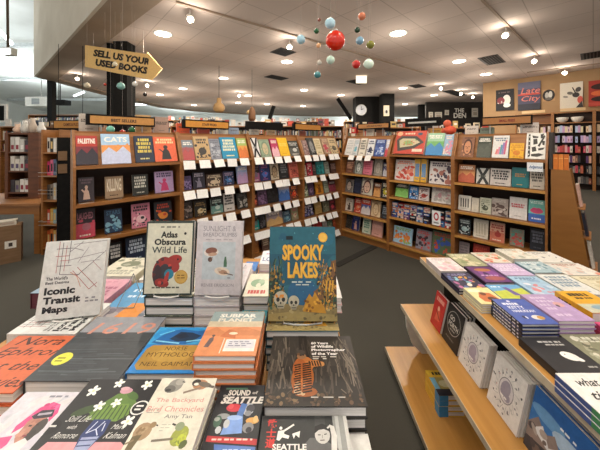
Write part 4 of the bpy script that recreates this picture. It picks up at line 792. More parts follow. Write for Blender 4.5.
Q('teal and white picture book','teal and white picture book, fourth column of the right table',1.5,1.68,1.74,1.9,.805,2,RT,'a8c0c8','7a98a4',busy('a8c0c8',['dce4e4','6a94a4','c8d4d8','4a7888'],18,14,None,'e8ecec'))
Q('ivory far row book','ivory picture book on the far edge, fourth column of the right table',1.5,1.68,1.91,2.09,.82,3,RT,'dcd8cc','b8b4a4',busy('dcd8cc',['c8c8b8','e8e4d8','a8b0a0','d8b89a'],16,15,None,'a8a498'))
Q('white seabird picture book','white picture book with dark birds at the far right corner of the right table',1.69,1.91,1.895,2.085,.8,2,RT,'e2dfd8','c8c4bc',busy('e2dfd8',['d8d4cc','6a7078','e8c8a8'],10,16,None,'8a8a8a',.05))
Q('salmon and white picture book','white picture book with salmon shapes along the right edge of the right table',1.69,1.925,1.715,1.885,.8,2,RT,'dfdad2','c8b8a8',busy('dfdad2',['d8927a','e8e4dc','b8c4c8','d8b8a8'],14,17,None,'a87a6a'))
Q('bright blue book','bright blue book beside the yellow box on the right table',1.572,1.72,1.28,1.47,.8,1,RT,'2f8fcc','2478b0',aut('2f8fcc','txt','c8e4f4','a8d4ec',None,4))
def cab_edge(mb, w, h, t):
    mb.face([(-.0005,h,.0),(-.0005,0,0),(-.0005,0,t),(-.0005,h,t)],'dca02a'); r = random.Random(9)
    Art(mb, (-.0005,h,0), (0,-1,0), (0,0,1), (-1,0,0), h, t).words(.1,.25,.5,.7,'3a2c14',r)
Q('yellow boxed book','thick yellow box with black capitals, right of the lavender book',1.386,1.56,1.29,1.48,.83,1,RT,'e2ac32','dca02a',pat('e2ac32', lambda a: (a.words(.2,.12,.78,.26,'2c2418',rg), a.words(.25,.32,.75,.4,'2c2418',rg), a.r(.0,.62,1,1,'c8c8b0'), a.e(.5,.78,.25,.1,'8aa8b8'))),edge=cab_edge)

# --- books leaning on the middle ledge, face to the aisle
def leaning(short, label, y0, w, h, t, n, x, bg, spine, art, lean=13, page=None, z=.3905, inset=.002):
    e = vol('hardcover_book', w, h, t, bg, spine, art, label, f'leaning row of the {short}' if n > 1 else None, inset=inset, page=page)
    for i in range(n):
        b = e if i == 0 else copy_tree(e)
        if i: b['label'] = f'{short}, copy {ORD[i]} behind the front cover, leaning on the middle ledge'
        b.matrix_world = Matrix.Translation((x + t + i*(t+.0018)/math.cos(R(lean)), y0, z)) @ Matrix.Rotation(R(-90), 4, 'Z') @ Matrix.Rotation(math.pi/2 - R(lean), 4, 'X')
def ring(fc):
    def f(a):
        a.r(0,0,1,1,'dedad6'); r = random.Random(21)
        for k in range(34):
            q = k*.37; rad = r.uniform(.3,.46); a.e(.5+rad*math.cos(q), .5+rad*.95*math.sin(q), .03,.016, r.choice(['4a4a50','8a8a90','c8a8a0','6a6a70','b8b8b4','2c2c30']), 7, r.uniform(0,3))
        for k in range(16): q = k*.39; a.l(.5+.26*math.cos(q),.5+.26*math.sin(q),.5+.4*math.cos(q+.2),.5+.4*math.sin(q+.2),.002,'a8a8a8')
        a.e(.5,.5,.235,.235,'8a8688'); a.e(.5,.5,.215,.215,'d4ced0'); a.e(.48,.48,.14,.17,fc,14,.3); a.e(.56,.6,.1,.08,fc,10); a.words(.36,.62,.64,.65,'eeeae8',r)
    return f
leaning('red comic','red hardcover with a pale drawing leaning at the far end of the middle ledge',1.893,.128,.22,.02,1,.905,'b8302c','8a2420',pat('b8302c', lambda a: (a.words(.15,.12,.85,.24,'e0a090',rg), a.p([(.3,.8),(.4,.45),(.65,.4),(.75,.75)],'d0604a'), a.e(.5,.42,.1,.07,'e0b09a',10), a.l(.3,.5,.75,.7,.006,'3a1414'))))
leaning('black ring book','black hardcover with a white ring and hand lettering, leaning next to the red comic',1.746,.166,.228,.02,3,.908,'1f1f20','17171a',pat('1f1f20', lambda a: (a.e(.5,.4,.4,.3,'c8c6c0',24), a.e(.5,.4,.385,.287,'1f1f20',24), a.t('GO', .24,.24,.52,.36,'d8d6d0',.02), a.t('FORTH', .22,.4,.8,.53,'d8d6d0',.02), a.words(.35,.57,.65,.6,'a8a6a0',rg), a.words(.2,.8,.7,.84,'6a6a66',rg))))
leaning('white floral ring book','white square book with leaves round a mauve oval, middle of the ledge',1.562,.186,.222,.013,3,.908,'dedad6','d4cfca',ring('a89aa8'))
leaning('white bear ring book','white square book with leaves round a grey oval, front of the thick leaning row',1.33,.182,.232,.0125,7,.912,'dedad6','d4cfca',ring('9a92a0'))
leaning('blue mountain book','blue photo book of pale sea stacks leaning at the near end of the ledge',1.128,.235,.245,.014,5,.925,'3a78b8','b8b4ae',pat('3a72b0', lambda a: (a.r(0,0,1,.35,'2f64a8'), a.e(.3,.3,.3,.1,'6a9ac8',14), a.e(.7,.4,.3,.12,'a8c0d8',14), a.words(.5,.22,.75,.25,'e8ecf0',rg), a.p([(0,.6),(.15,.4),(.3,.55),(.45,.42),(.6,.6),(.8,.5),(1,.66),(1,1),(0,1)],'8a7a74'), a.p([(.1,.62),(.25,.46),(.4,.66),(.55,.54),(.7,.8)],'d8d8da'), a.p([(0,.82),(.4,.72),(1,.84),(1,1),(0,1)],'3c3a40'), a.blobs(.05,.5,.95,.9,14,.07,['6a5c58','b8b4b4','4a4448','a89c94'],rg))))
def yb_edge(mb, w, h, t):
    mb.face([(-.0005,h,.0),(-.0005,0,0),(-.0005,0,t),(-.0005,h,t)],'e0b23a'); mb.face([(-.0008,h*.28,.0),(-.0008,0,0),(-.0008,0,t),(-.0008,h*.28,t)],'3a8ac0'); mb.face([(0,-.0006,.0),(w*.35,-.0006,0),(w*.35,-.0006,t),(0,-.0006,t)],'3a8ac0')
stack('yellow and blue nature book','yellow and blue book with a fox cover on the bottom ledge of the stepped table',.8,.95,1.563,1.738,.182,4,.06,'c8b060','e0b23a',pat('a89a58', lambda a: (a.r(0,0,1,.3,'e0b83c'), a.words(.2,.08,.8,.2,'3a3020',rg), a.r(0,.75,1,1,'2c2c34'), a.e(.5,.55,.25,.14,'c8c4a0',12), a.r(0,.3,.2,.75,'7ab0c8'))),place_on='bottom ledge',edge=yb_edge)
CORD = noisy('thin_cord','8a8078','9a9088',(9,9,9),.7)
# ------------------------------------------------------------------ signs on the cases
def case_sign(key, xa, xb, ya, yb_, label, txt, panel='c08a48', tc='3a2614', front=True, grp='aisle signs on the bookcases'):
    o, d, w, zs, ang, nick = CASE[key]; bk = Vector((-d.y, d.x, 0)); yl = .22
    t0, t1 = along(key, xa, yl), along(key, xb, yl); ym = (o + d*t0 + bk*yl).y
    z1 = EYE + (HOR-ya)*ym/F; z0 = EYE + (HOR-yb_)*ym/F; L = t1 - t0
    e = empty('aisle_sign', o + d*t0 + bk*yl + Vector((0,0,1.7405)), ang, label, 'sign', grp); z0 -= 1.7405; z1 -= 1.7405
    MB().box(0, L, 0, .05, z0, z1).build('frame', BLACK, e)
    for x in (L*.2, L*.8): MB().tube((x,.025,0), (x,.025,z0), .006).build('post', METAL, e)
    if panel == '8a8a86': MB().box(.05, L-.05, -.003, -.0005, z0+.045, z0+.07, 'b8b6b0').build('stripe', INK, e)
    elif panel:
        mb = MB().box(.03, L-.012, -.003, -.0005, z0+.015, z1-.015, panel); a = Art(mb, (.03,-.003,z0+.015), (1,0,0), (0,0,1), (0,-1,0), L-.042, z1-z0-.03, .0008)
        if txt: a.t(txt, .36 if len(txt) < 12 else .3, .3, .7 if len(txt) < 13 else .8, .72, tc, .035)
        mb.build('panel', INK, e)
case_sign('A1', 86, 155, 113.5, 124.5, 'tan and black best sellers sign over the left bookcase', 'BEST SELLERS')
case_sign('A2', 183, 229, 119, 128, 'tan and black staff picks sign over the carded bookcase', 'STAFF PICKS', 'd8943a')
case_sign('A3', 247, 283, 121, 129, 'plain black sign over the middle carded bookcase', None, None)
case_sign('A4', 294, 321, 123, 130, 'small tan sign in a black frame near the corner', None, 'c0843c')
case_sign('B1', 357, 389, 124, 129.5, 'narrow tan sign over the corner bookcase', 'NEW AND NOTABLE', 'b07a44')
case_sign('B2', 405, 440, 119, 127, 'black sign with a pale stripe over the games bookcase', None, '8a8a86')
case_sign('B3', 480, 532, 117.5, 126, 'wood and black small press sign over the right bookcase', 'SMALL PRESS', 'a5703c', '7a1a14')
# books and cards standing on the tops of the cases, seen over the front rack
TOPS = [('A1',.06,.15,'b6aca0','grey'),('A1',.53,.17,'c9a06a','tan'),('A1',.71,.16,'a98c7c','brown'),('A2',.05,.1,'d85a34','orange'),('A2',.3,.07,'b04a3a','red'),
        ('A2',.55,.08,'d8d4c8','white'),('A2',.72,.07,'8a9ab0','blue grey'),('A3',.15,.07,'d0ccc0','white'),('A3',.45,.06,'c8b090','tan'),('A4',.2,.06,'8a4a3a','brick red'),('A4',.5,.07,'5a6a5a','green'),
        ('B1',.1,.09,'c8a070','tan'),('B1',.3,.1,'d6d0c4','white'),('B1',.5,.08,'8a5a3a','brown'),('B2',.5,.07,'d8a848','yellow'),('B3',.05,.09,'d8cfc4','white'),('B3',.22,.06,'7a8a7a','green'),('B3',.64,.1,'d8d0c8','white')]
for key, t, h, c, cn_ in TOPS:
    o, d, w, zs, ang, nick = CASE[key]; bk = Vector((-d.y, d.x, 0)); r = random.Random(f'{key}{t}')
    mb = slab(.15, h+.02, .025, c); auto(Art(mb, (0,0,.025), (1,0,0), (0,1,0), (0,0,1), .15, h+.02, .0006), 'plain', '5a5048', '6a6058', None, r)
    b = mb.build('paperback_book', INK, label=f'{cn_} book standing on top of the {nick}, {"left" if t < .35 else "middle" if t < .6 else "right"} part', cat='book', group='books on the case tops')
    place(b, o + d*t + bk*.335 + Vector((0,0,1.741)), ang, R(5))

# ------------------------------------------------------------------ slanted end display
o, d, w, zs, ang, nick = CASE['B3']; E0 = o + d*(w+.004); e = empty('display_stand', E0, ang, 'slanted orange brown end display, right end of the small press case', 'display stand')
prof = [(.02,0),(.33,0),(.345,.05),(.16,1.36),(.02,1.36)]
for y in (.0, .34):
    mb = MB(); mb.prism([(x, z) for x, z in prof], y, y+.02, axis='y'); mb.build('side_panel', ENDCAP, e)
MB().box(.021, .04, .0205, .3395, 0, 1.36).build('back_panel', OAKD, e)
for k, z in enumerate((.12, .42, .72, 1.0)):
    xx = .345 - (z-.05)/1.31*.185
    MB().box(xx-.02, xx+.05, .0205, .3395, z-.015, z).build('ledge', OAKH, e)
MB().box(.03, .15, .0205, .3395, 1.345, 1.36).build('top', ENDCAP, e)
cc = ['c8c0b4','e8e0d4','2a2c3a','d8b0a0']; names = ['grey','white','navy','pink']
for k, z in enumerate((.12, .42, .72, 1.0)):
    xx = .345 - (z-.05)/1.31*.185; mb = slab(.16, .22, .022, cc[k]); auto(Art(mb, (0,0,.022), (1,0,0), (0,1,0), (0,0,1), .16, .22), 'spot', '3a3434', '8a4a3c', None, random.Random(k))
    b = mb.build('paperback_book', INK, label=f'{names[k]} book seen edge on, {ORD[k]} ledge from the floor of the slanted end display', cat='book', group='books on the end display')
    place(b, E0 + d*(xx+.012) + Vector((-d.y,d.x,0))*.09 + Vector((0,0,z+.001)), ang+math.pi/2, R(8))
for k in range(3):
    mb = MB().box(0, .036, 0, .05, 0, .155, ('cf7424','d87f2e','c46a1e')[k]); mb.box(.004, .032, -.0006, 0, .11, .12, 'e8a860')
    b = mb.build('leaflet_stack', INK, label=f'orange leaflet bundle on the end display, {("nearest the bookcase","middle one","outermost")[k]}', cat='leaflets', group='orange leaflets on the end display')
    b.location = E0 + d*(.034+k*.039) + Vector((-d.y,d.x,0))*.03 + Vector((0,0,1.3605)); b.rotation_euler.z = ang
mb = MB().box(.004, .03, .02, .3, 1.3605, 1.74); x = mb.build('end_board', noisy('dark_board','2e2a28','3a3532',(8,8,8),.6), label='dark upright board behind the orange leaflets', cat='board'); x.location = E0; x.rotation_euler.z = ang
# correct it to stand just outside the case end
x.location = E0 + Vector((0,0,.0))

# ------------------------------------------------------------------ left background
def spine_rows(mb, x0, x1, y, z, h, r, cols, lean=False, dep=.14):
    x = x0
    while x < x1 - .02:
        wd = r.uniform(.018, .045); hh = h*r.uniform(.72, 1)
        if x + wd > x1: break
        c = r.choice(cols); mb.box(x, x+wd-.002, y, y+dep, z, z+hh, c); mb.box(x+.004, x+wd-.006, y-.0012, y, z+hh*.3, z+hh*.7, r.choice(['b8b0a0','2a2420',c,c])) ; x += wd
    return mb
MUTE = ['b0483a','d8c8a8','4a5a7a','8a6a4a','2c2c34','c8a868','6a7a6a','d8d4cc','7a3a44','3a4a5a','a8a098']
e = empty('table', (-4.9, 4.05, 0), R(2), 'wooden table at the left edge carrying a brown shelf unit', 'table')
MB().box(-1.1, 1.1, -.12, .75, .705, .74).build('tabletop', noisy('table_oak','8a5a30','9c6a3c',(3,30,30),.45,6), e)
MB().box(-1.0, 1.0, -.09, -.065, .58, .7045).build('apron', OAK, e)
for x in (-1.05, 1.0):
    for y in (-.1, .66): MB().box(x, x+.075, y, y+.075, 0, .7045).build('leg', OAK, e)
e = empty('cardboard_box', (-4.23, 3.43, 0), R(40), 'brown cardboard box with a white label under the wooden table', 'box')
MB().box(-.1, .5, 0, .2, 0, .5).build('carton', CARD, e)
mb = MB().box(.345, .455, -.002, -.0003, .2, .3, 'e4ded2'); a = Art(mb, (.345,-.002,.2), (1,0,0), (0,0,1), (0,-1,0), .11, .1); a.r(.33,.25,.67,.75,'3a3028'); mb.build('label', INK, e)
MB().box(-.09, .49, .005, .195, .5, .504).build('flap', CARD, e)
mb = MB().box(0, .46, .01, .16, 0, .06, 'c8c0b0'); mb.box(.02,.44,.008,.01,.015,.05,'b0a090'); b = mb.build('paper_stack', INK, label='pale bundle of papers on the cardboard box', cat='papers'); b.location = (-4.25, 3.44, .5045); b.rotation_euler.z = R(40)
# brown shelf unit on the table
e = empty('shelf_unit', (-4.62, 4.3, .7405), R(4), 'dark red brown shelf unit of white items on the wooden table', 'shelf unit')
for x in (-.045, .3): MB().box(x, x+(.045 if x < 0 else .16), 0, .3, 0, 1.05).build('side_panel', WALNUT, e)
MB().box(0, .3, .28, .3, 0, 1.05).build('back_panel', WALNUT, e)
for z in (0, .08, .42, .72, 1.02): MB().box(.0005, .2995, .005, .279, z, z+.022).build('shelf', WALNUT, e)
r = random.Random(4)
for z, lab in ((.102,'lower'),(.442,'middle'),(.742,'upper')):
    for k in range(4):
        c = r.choice(['e0dcd4','3a3238','d8d0c4','8a8478','4a4048','c8c4bc']); x = .012 + k*.071
        mb = MB().box(0, .06, 0, .16, 0, r.uniform(.17,.25), c); mb.box(.01,.05,-.001,0,.04,.11,r.choice(['5a4a6a','e8e4dc','8a2a3a','2a2a2a']))
        b = mb.build('boxed_item', INK, label=f'{"pale" if c[0] in "edc" else "dark"} boxed item, {ORD[k]} from left on the {lab} board of the brown shelf unit', cat='box', group='boxed items in the brown shelf unit')
        p = Matrix.Rotation(R(4), 4, 'Z') @ Vector((x, .03, z+.0005)); b.location = Vector((-4.62, 4.3, .7405)) + p; b.rotation_euler.z = R(4)
for k, (x, h, c, n_) in enumerate(((.0,.14,'d8b8a0','pinkish'),(.12,.2,'c8c4bc','silver'),(.25,.24,'b8a898','beige'),(.39,.17,'d8d4cc','white'))):
    mb = MB(); mb.lathe([(.03,0),(.05,.02),(.06,h*.4),(.03,h*.75),(.035,h)], 0, 0, c, 14); b = mb.build('vase', INK, label=f'{n_} vase on top of the brown shelf unit', cat='vase', group='ornaments on the brown shelf unit'); b.location = Vector((-4.62,4.3,.7405+1.0505)) + Vector((x,.15,0))
# narrow end shelf with upright books and wire racks
e = empty('bookcase', (-3.76, 3.95, 0), R(-3), 'narrow brown end bookcase of spine out books, left of the best sellers case', 'bookcase')
for x in (0, .27): MB().box(x, x+.025, 0, .28, 0, 1.82).build('side_panel', OAK, e)
MB().box(.0255, .2695, .265, .28, 0, 1.82).build('back_panel', OAKD, e)
NS = (.1, .44, .79, 1.15, 1.49)
for z in NS: MB().box(.0255, .2695, .005, .2645, z-.02, z).build('shelf', OAK, e)
for z in (.5, .95, 1.2):
    rk = MB().path([(.02,-.06,z),(.28,-.06,z),(.28,-.002,z)], .004).path([(.02,-.06,z-.05),(.28,-.06,z-.05)], .003).path([(.02,-.06,z),(.02,-.002,z)], .004).build('wire_rack', WIRE, e)
SP = [['d8d0c4','2a2a2a','e0dcd4'],['c83a6a','d86a8a','5a6a8a','8a9a8a','b8b0a0'],['5a5048','8a7a6a','c8c4bc','4a4440'],['c8503a','d8a848','8ab0b8','6a4a5a'],['c85a2a','d87a3a','e0b060','7a4a6a']]
sc = {'d8d0c4':'ivory','2a2a2a':'black','e0dcd4':'white','c83a6a':'crimson pink','d86a8a':'pink','5a6a8a':'slate blue','8a9a8a':'grey green','b8b0a0':'stone','5a5048':'dark brown','8a7a6a':'taupe','c8c4bc':'pale grey','4a4440':'charcoal','c8503a':'red','d8a848':'gold','8ab0b8':'pale teal','6a4a5a':'plum','c85a2a':'burnt orange','d87a3a':'orange','e0b060':'yellow','7a4a6a':'purple'}
r = random.Random(8)
for k, z in enumerate(reversed(NS)):
    for i in range(5):
        c = SP[k][i % len(SP[k])]; hh = r.uniform(.2, .26); mb = MB().box(0, .042, 0, .16, 0, hh, c); mb.box(.008,.034,-.001,0,hh*.25,hh*.75,r.choice(['e8e0d4','2a2628','d8b878']))
        b = mb.build('paperback_book', INK, label=f'{sc[c]} spine out book, {ORD[i]} from left, {SHN[k]} of the narrow end bookcase', cat='book', group='books in the narrow end bookcase')
        p = Matrix.Rotation(R(-3), 4, 'Z') @ Vector((.032+i*.0478, .06, z+.0005)); b.location = Vector((-3.76,3.95,0)) + p; b.rotation_euler.z = R(-3)

e = empty('display_board', (-2.62, 2.93, 0), R(38), 'black upright board with two tan cards between the narrow bookcase and best sellers case', 'board')
MB().box(0, .16, 0, .02, 0, 1.69).build('panel', BLACK, e)
for z in (1.3, 1.44): MB().box(.01, .085, -.012, -.0005, z, z+.1).build('card', CARD, e)
# ------------------------------------------------------------------ far cases, seen over the near ones
def far_case(x, y, L, rz, H, label, seed, stuff_label, zlow=1.5):
    e = empty('bookcase', (x, y, 0), R(rz), label, 'bookcase', 'distant bookcases')
    MB().box(0,.03,0,.35,0,H).build('side_panel', OAK, e); MB().box(L-.03,L,0,.35,0,H).build('side_panel', OAK, e)
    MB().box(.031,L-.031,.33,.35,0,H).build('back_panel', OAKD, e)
    r = random.Random(seed); bk = MB(); z = H - .06
    MB().box(.031,L-.031,.005,.329,H-.03,H).build('top_board', OAK, e)
    while z > zlow:
        z -= .32; MB().box(.031,L-.031,.005,.329,z-.02,z).build('shelf', OAK, e); spine_rows(bk, .05, L-.05, .04, z+.001, .26, r, MUTE)
    q = MB(); xx = .05
    while xx < L-.3:
        wd = r.uniform(.12,.2); hh = r.uniform(.12,.24)
        if r.random() < .9: q.box(xx, xx+wd, .1, .13, H+.001, H+hh, r.choice(MUTE+['e0dcd4','d8d0c8'])); q.box(xx+.03, xx+wd-.03, .099, .0995, H+hh*.4, H+hh*.7, r.choice(['e8e4dc','3a3434','c8503a']))
        xx += wd + r.uniform(.02,.12)
    for m, nm in ((bk,'distant_books'),(q,'distant_display_books')):
        if m.f and not (m is q and x == -14.0):
            b = m.build(nm, INK, label=stuff_label + (' on the shelves' if m is bk else ' standing on top'), cat='books', kind='stuff'); b.location = (x, y, 0); b.rotation_euler.z = R(rz)
far_case(-8.4, 7.6, 2.6, 6, 2.08, 'long far bookcase at the left behind the best sellers sign', 1, 'small far books behind the best sellers sign')
far_case(-4.0, 8.4, 2.6, 3, 2.14, 'far bookcase behind the staff picks sign', 2, 'small far books behind the staff picks sign')
far_case(-1.2, 8.8, 2.6, -2, 2.16, 'far bookcase behind the plain black sign', 3, 'small far books behind the plain black sign')
far_case(1.6, 9.2, 2.4, 2, 2.14, 'far bookcase behind the inside corner', 4, 'small far books behind the inside corner')
far_case(4.3, 8.8, 2.0, 0, 2.1, 'far bookcase behind the games case', 5, 'small far books behind the games case')
far_case(6.0, 12.4, 3.0, -3, 2.2, 'far bookcase below the word sign wall', 6, 'small far books below the dark sign wall')
far_case(-14.0, 14.0, 4.0, 0, 3.05, 'far bookcase beyond the black post at the left', 7, 'small far books beyond the black post')
far_case(-9.0, 15.0, 5.0, 0, 2.85, 'far wall bookcase behind the twin columns', 8, 'small far books behind the twin columns')
far_case(-3.0, 16.0, 5.0, 0, 2.85, 'far wall bookcase under the pale band', 9, 'small far books under the pale band')
far_case(2.6, 16.0, 4.5, 0, 2.85, 'far wall bookcase left of the clock column', 10, 'small far books left of the clock')

# ------------------------------------------------------------------ right wall shelving
def onwall(t, out, z): p = WO + WD*t + WN*out; return Vector((p.x, p.y, z))
WA_ = math.atan2(-WD.y, -WD.x)          # local x runs left to right along the wall
e0 = onwall(3.3, .34, 0)
def wall_case(ta, tb, label, seed):
    L = ta - tb; e = empty('bookcase', onwall(ta, .34, 0), WA_, label, 'bookcase', 'bookcases along the right wall')
    for x in (0, L-.04): MB().box(x, x+.038, 0, .33, 0, 2.72).build('side_panel', OAKH, e)
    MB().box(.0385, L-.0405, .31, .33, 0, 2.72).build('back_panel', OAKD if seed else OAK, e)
    for z in (2.7, 2.33): MB().box(.0385, L-.0405, .002, .3095, z-.03, z).build('header_board', OAKH, e)
    zs = (1.97, 1.62, 1.27, .92, .56, .2)
    for z in zs: MB().box(.0385, L-.0405, .01, .3095, z-.02, z).build('shelf', BLACK, e)
    mb = MB().box(.2, L-.2, -.004, .001, 2.73, 2.83, 'd8b888'); mb.build('name_board', INK, e)
    return e, L, zs
PAL = [['e8c8a0','d8b8c8','e0d0a8','c8a0c8','b8c8e0','d8d0c8'],['8a98b8','c8a8d0','e0b8d0','b8a0d0','d8c8d8','a8b8d8'],['c84a4a','d87a8a','d8d0c4','c83a5a','e0a8a8','b84a3a'],['3a3438','8a5a4a','d8a890','5a3a6a','c8b8a0','7a2a34'],['c86a4a','4a4440','d84a5a','8a8480','2a2a30','b8604a'],['3a3838','6a6460','a8a098','2a2c34','8a4a3a','5a5650']]
pn = [['peach','mauve','buff','lilac','pale blue','ivory'],['slate','violet','rose','purple','grey pink','powder blue'],['red','pink','cream','crimson','blush','brick'],['black','brown','tan','plum','beige','maroon'],['rust','charcoal','coral','grey','ink','clay'],['soot','stone','silver','midnight','russet','umber']]
for bi, (ta, tb, lab, nick) in enumerate(((2.2,1.13,'oak wall bookcase directly right of the small press case top','inner wall bookcase'),(1.13,.1,'oak wall bookcase with two white bowls, far right','bowl wall bookcase'),(.1,-1.0,'oak wall bookcase cut by the right edge of the photo','edge wall bookcase'))):
    e, L, zs = wall_case(ta, tb, lab, bi); r = random.Random(bi+20); base = onwall(ta, .34, 0)
    for k, z in enumerate(zs):
        n = (14, 14, 7)[bi]; 
        if bi == 0 and k > 0: continue
        st = (L-.12)/14
        for i in range(n):
            c = PAL[k][(i*5+k) % 6]; nm = pn[k][(i*5+k) % 6]; hh = r.uniform(.2,.27); wd = st*.94
            if r.random() < .1: continue
            mb = MB().box(0, wd, 0, .17, 0, hh, c); mb.box(wd*.36, wd*.64, -.001, 0, hh*.2, hh*.6, r.choice([c,'4a4448','b8a080','8a4a5a',c]))
            b = mb.build('paperback_book', INK, label=f'{nm} spine, {i+1} from left on {ORD[k]} black shelf down, {nick}', cat='book', group=f'spine out books in the {nick}')
            p = Matrix.Rotation(WA_, 4, 'Z') @ Vector((.06+i*st, .06, z+.0005)); b.location = base + p; b.rotation_euler.z = WA_
for k, t in enumerate((.88, .5)):
    mb = MB(); mb.lathe([(.05,0),(.06,.01),(.13,.06),(.165,.15),(.16,.19),(.15,.19),(.12,.1),(.02,.05)], 0, 0, 'e8e2d6', 24); b = mb.build('bowl', MATTE, label=f'white bowl on the upper wall shelf, {("left","right")[k]} one of two', cat='bowl', group='white bowls on the wall shelf'); b.location = onwall(t, .2, 2.3305)
def poster(name, px0, px1, py0, py1, label, bg, art, th=.04, cat='poster'):
    def tt(px): k = (px-300)/F; o = WO + WN*.03; return (o.x - k*o.y)/(k*WD.y - WD.x)
    ta, tb = tt(px0), tt(px1); y = onwall((ta+tb)/2, .03, 0).y; z0 = EYE + (HOR-py1)*y/F; z1 = EYE + (HOR-py0)*y/F
    mb = MB().box(0, ta-tb, 0, th, 0, z1-z0, bg); art(Art(mb, (0,0,0), (1,0,0), (0,0,1), (0,-1,0), ta-tb, z1-z0, .003))
    b = mb.build(name, MATTE, label=label, cat=cat, group=None); b.location = onwall(ta, .005+th, z0); b.rotation_euler.z = WA_
poster('poster', 496, 514, 89.5, 110.5, 'black poster of a white headed figure, leftmost on the tan wall', '1c1a1c', lambda a: (a.e(.6,.5,.22,.24,'d8d4cc',16), a.e(.28,.52,.22,.16,'7a3038',14), a.blobs(.1,.4,.4,.64,8,.04,['c8b8b0','8a3a40'],rg), a.e(.62,.76,.2,.1,'e8e4dc',14), a.words(.15,.12,.8,.17,'6a5a5a',rg)))
poster('poster', 518, 540.5, 82, 110, 'blue grey poster with red and white script words', '4a4a60', lambda a: (a.r(0,0,1,.25,'6a6a80'), a.t('Late', .12,.2,.95,.42,'d88070',.01,.12), a.t('City', .1,.5,.95,.74,'d88070',.01,.12), a.r(0,.42,1,.47,'c84a3a'), a.r(0,.78,1,1,'34343e')))
poster('poster', 542.5, 555, 89.5, 101, 'round black and white photo on the tan wall', 'bf966a', lambda a: (a.e(.5,.5,.5,.5,'2a2624',24), a.e(.36,.5,.16,.28,'b8b4ac',12), a.e(.64,.45,.16,.3,'d0ccc4',12), a.e(.5,.8,.3,.12,'6a645e',12)), .02)
poster('painting', 560, 583, 82.5, 108, 'large white painting with black brush marks and a red patch', 'd8cfbe', lambda a: (a.e(.7,.5,.16,.1,'3a3634',12,.6), a.e(.8,.3,.12,.1,'4a4644',12,.4), a.e(.45,.42,.14,.06,'6a645c',12,.3), a.e(.25,.55,.12,.04,'8a847a',12,.2), a.e(.88,.7,.12,.14,'c85a4c',14), a.p([(.7,1),(.95,.75),(1,1)],'3a3432'), a.l(.55,.2,.7,.45,.03,'2a2826')), cat='painting')
poster('poster', 588.5, 612, 80, 106, 'red poster at the right edge on the tan wall', 'a8362a', lambda a: (a.e(.6,.25,.5,.12,'3a1c18',14), a.e(.5,.5,.4,.1,'d86a3a',14), a.e(.6,.72,.5,.1,'2a1614',14), a.r(0,.85,1,1,'b8483a')))

# ------------------------------------------------------------------ far dark wall with letters, columns, clock
def cp(px, py): y = (CEIL-EYE)*F/(HOR-py); return ((px-300)/F*y, y)
def at(px, py, y): return Vector(((px-300)/F*y, y, EYE + (HOR-py)*y/F))
e = empty('wall_lettering', (0,0,0), 0, 'white letters spelling THE DEN on the far dark wall', 'sign')
for (x0, x1, y0, y1, s) in ((454.5,464,108.3,112.4,'THE'),(453.5,466,113,118,'DEN')):
    p = at(x0, y1, 17.2); q = at(x1, y0, 17.2); mb = MB(); a = Art(mb, (p.x, 17.2, p.z), (1,0,0), (0,0,1), (0,-1,0), q.x-p.x, q.z-p.z, .01); a.t(s, 0,0,1,1,'e8e4da',.03); mb.build('word', MATTE, e)
for k, (x0, x1, y0, y1, n_) in enumerate(((429,433,112,119,'narrow'),(435,442,112,118,'wide'),(445,449,110,115,'small'),(472,478,108,117,'tall'))):
    p = at(x0, y1, 17.0); q = at(x1, y0, 17.0); mb = MB().box(p.x, q.x, 17.0, 17.03, p.z, q.z, 'cfc8ba'); a = Art(mb, (p.x,17.0,p.z), (1,0,0), (0,0,1), (0,-1,0), q.x-p.x, q.z-p.z, .004); a.words(.15,.2,.85,.3,'8a8478',rg); a.r(.2,.45,.8,.8,'a89c8c'); mb.build('poster', MATTE, label=f'{n_} pale poster on the far dark wall', cat='poster', group='posters on the far dark wall')
# give the posters and letters something to hang on
mb = MB(); p = at(426, 125, 17.25); q = at(489, 104.4, 17.25); mb.box(p.x, q.x, 17.22, 17.4, 0, CEIL); mb.build('wall_sign', noisy('den_wall','1c1713','241e19',(2,2,2),.7), kind='structure')
def column(name, x0, x1, ytop, label, mat=BLACK, dep=.35):
    y = (CEIL-EYE)*F/(HOR-ytop); a = (x0-300)/F*y; b = (x1-300)/F*y
    c = MB().box(a, b, y, y+dep, 0, CEIL).build(name, mat, label=label, cat='column'); return y
column('column', 113, 127, 41, 'wide black column behind the sell us your books sign')
column('column', 106.6, 111.2, 43, 'thin black column left of the wide black column', dep=.12)
column('column', 47, 52, 79.6, 'black post under the corner of the ceiling', dep=.2)
yc = column('column', 356, 381, 96.5, 'wide black column carrying a round clock', dep=.9)
yp = column('column', 382.5, 394.5, 93.5, 'black column with a framed pale poster', dep=.6)
p = at(361, 110, yc); e = empty('wall_clock', (p.x, yc-.03, p.z), 0, 'round clock with a grey dial on the black column', 'clock')
def disc(r0, y0, y1, n=28): return MB().tube((0,y0,0), (0,y1,0), r0, n=n)
disc(.3, -.03, .0295).build('rim', METAL, e); disc(.255, -.036, -.0301).build('dial', noisy('dial','a8aab0','b8bac0',(5,5,5),.5), e)
MB().box(-.012,.012,-.042,-.037,-.02,.2).build('minute_hand', BLACK, e); mb = MB().box(-.016,.016,-.048,-.043,-.02,.13); h = mb.build('hour_hand', BLACK, e); h.rotation_euler.y = R(60)
p = at(382.7+.8, 116, yp); q = at(389, 105.5, yp); e = empty('picture_frame', (p.x, yp-.04, p.z), 0, 'framed pale poster with a dark spot on the black column', 'poster')
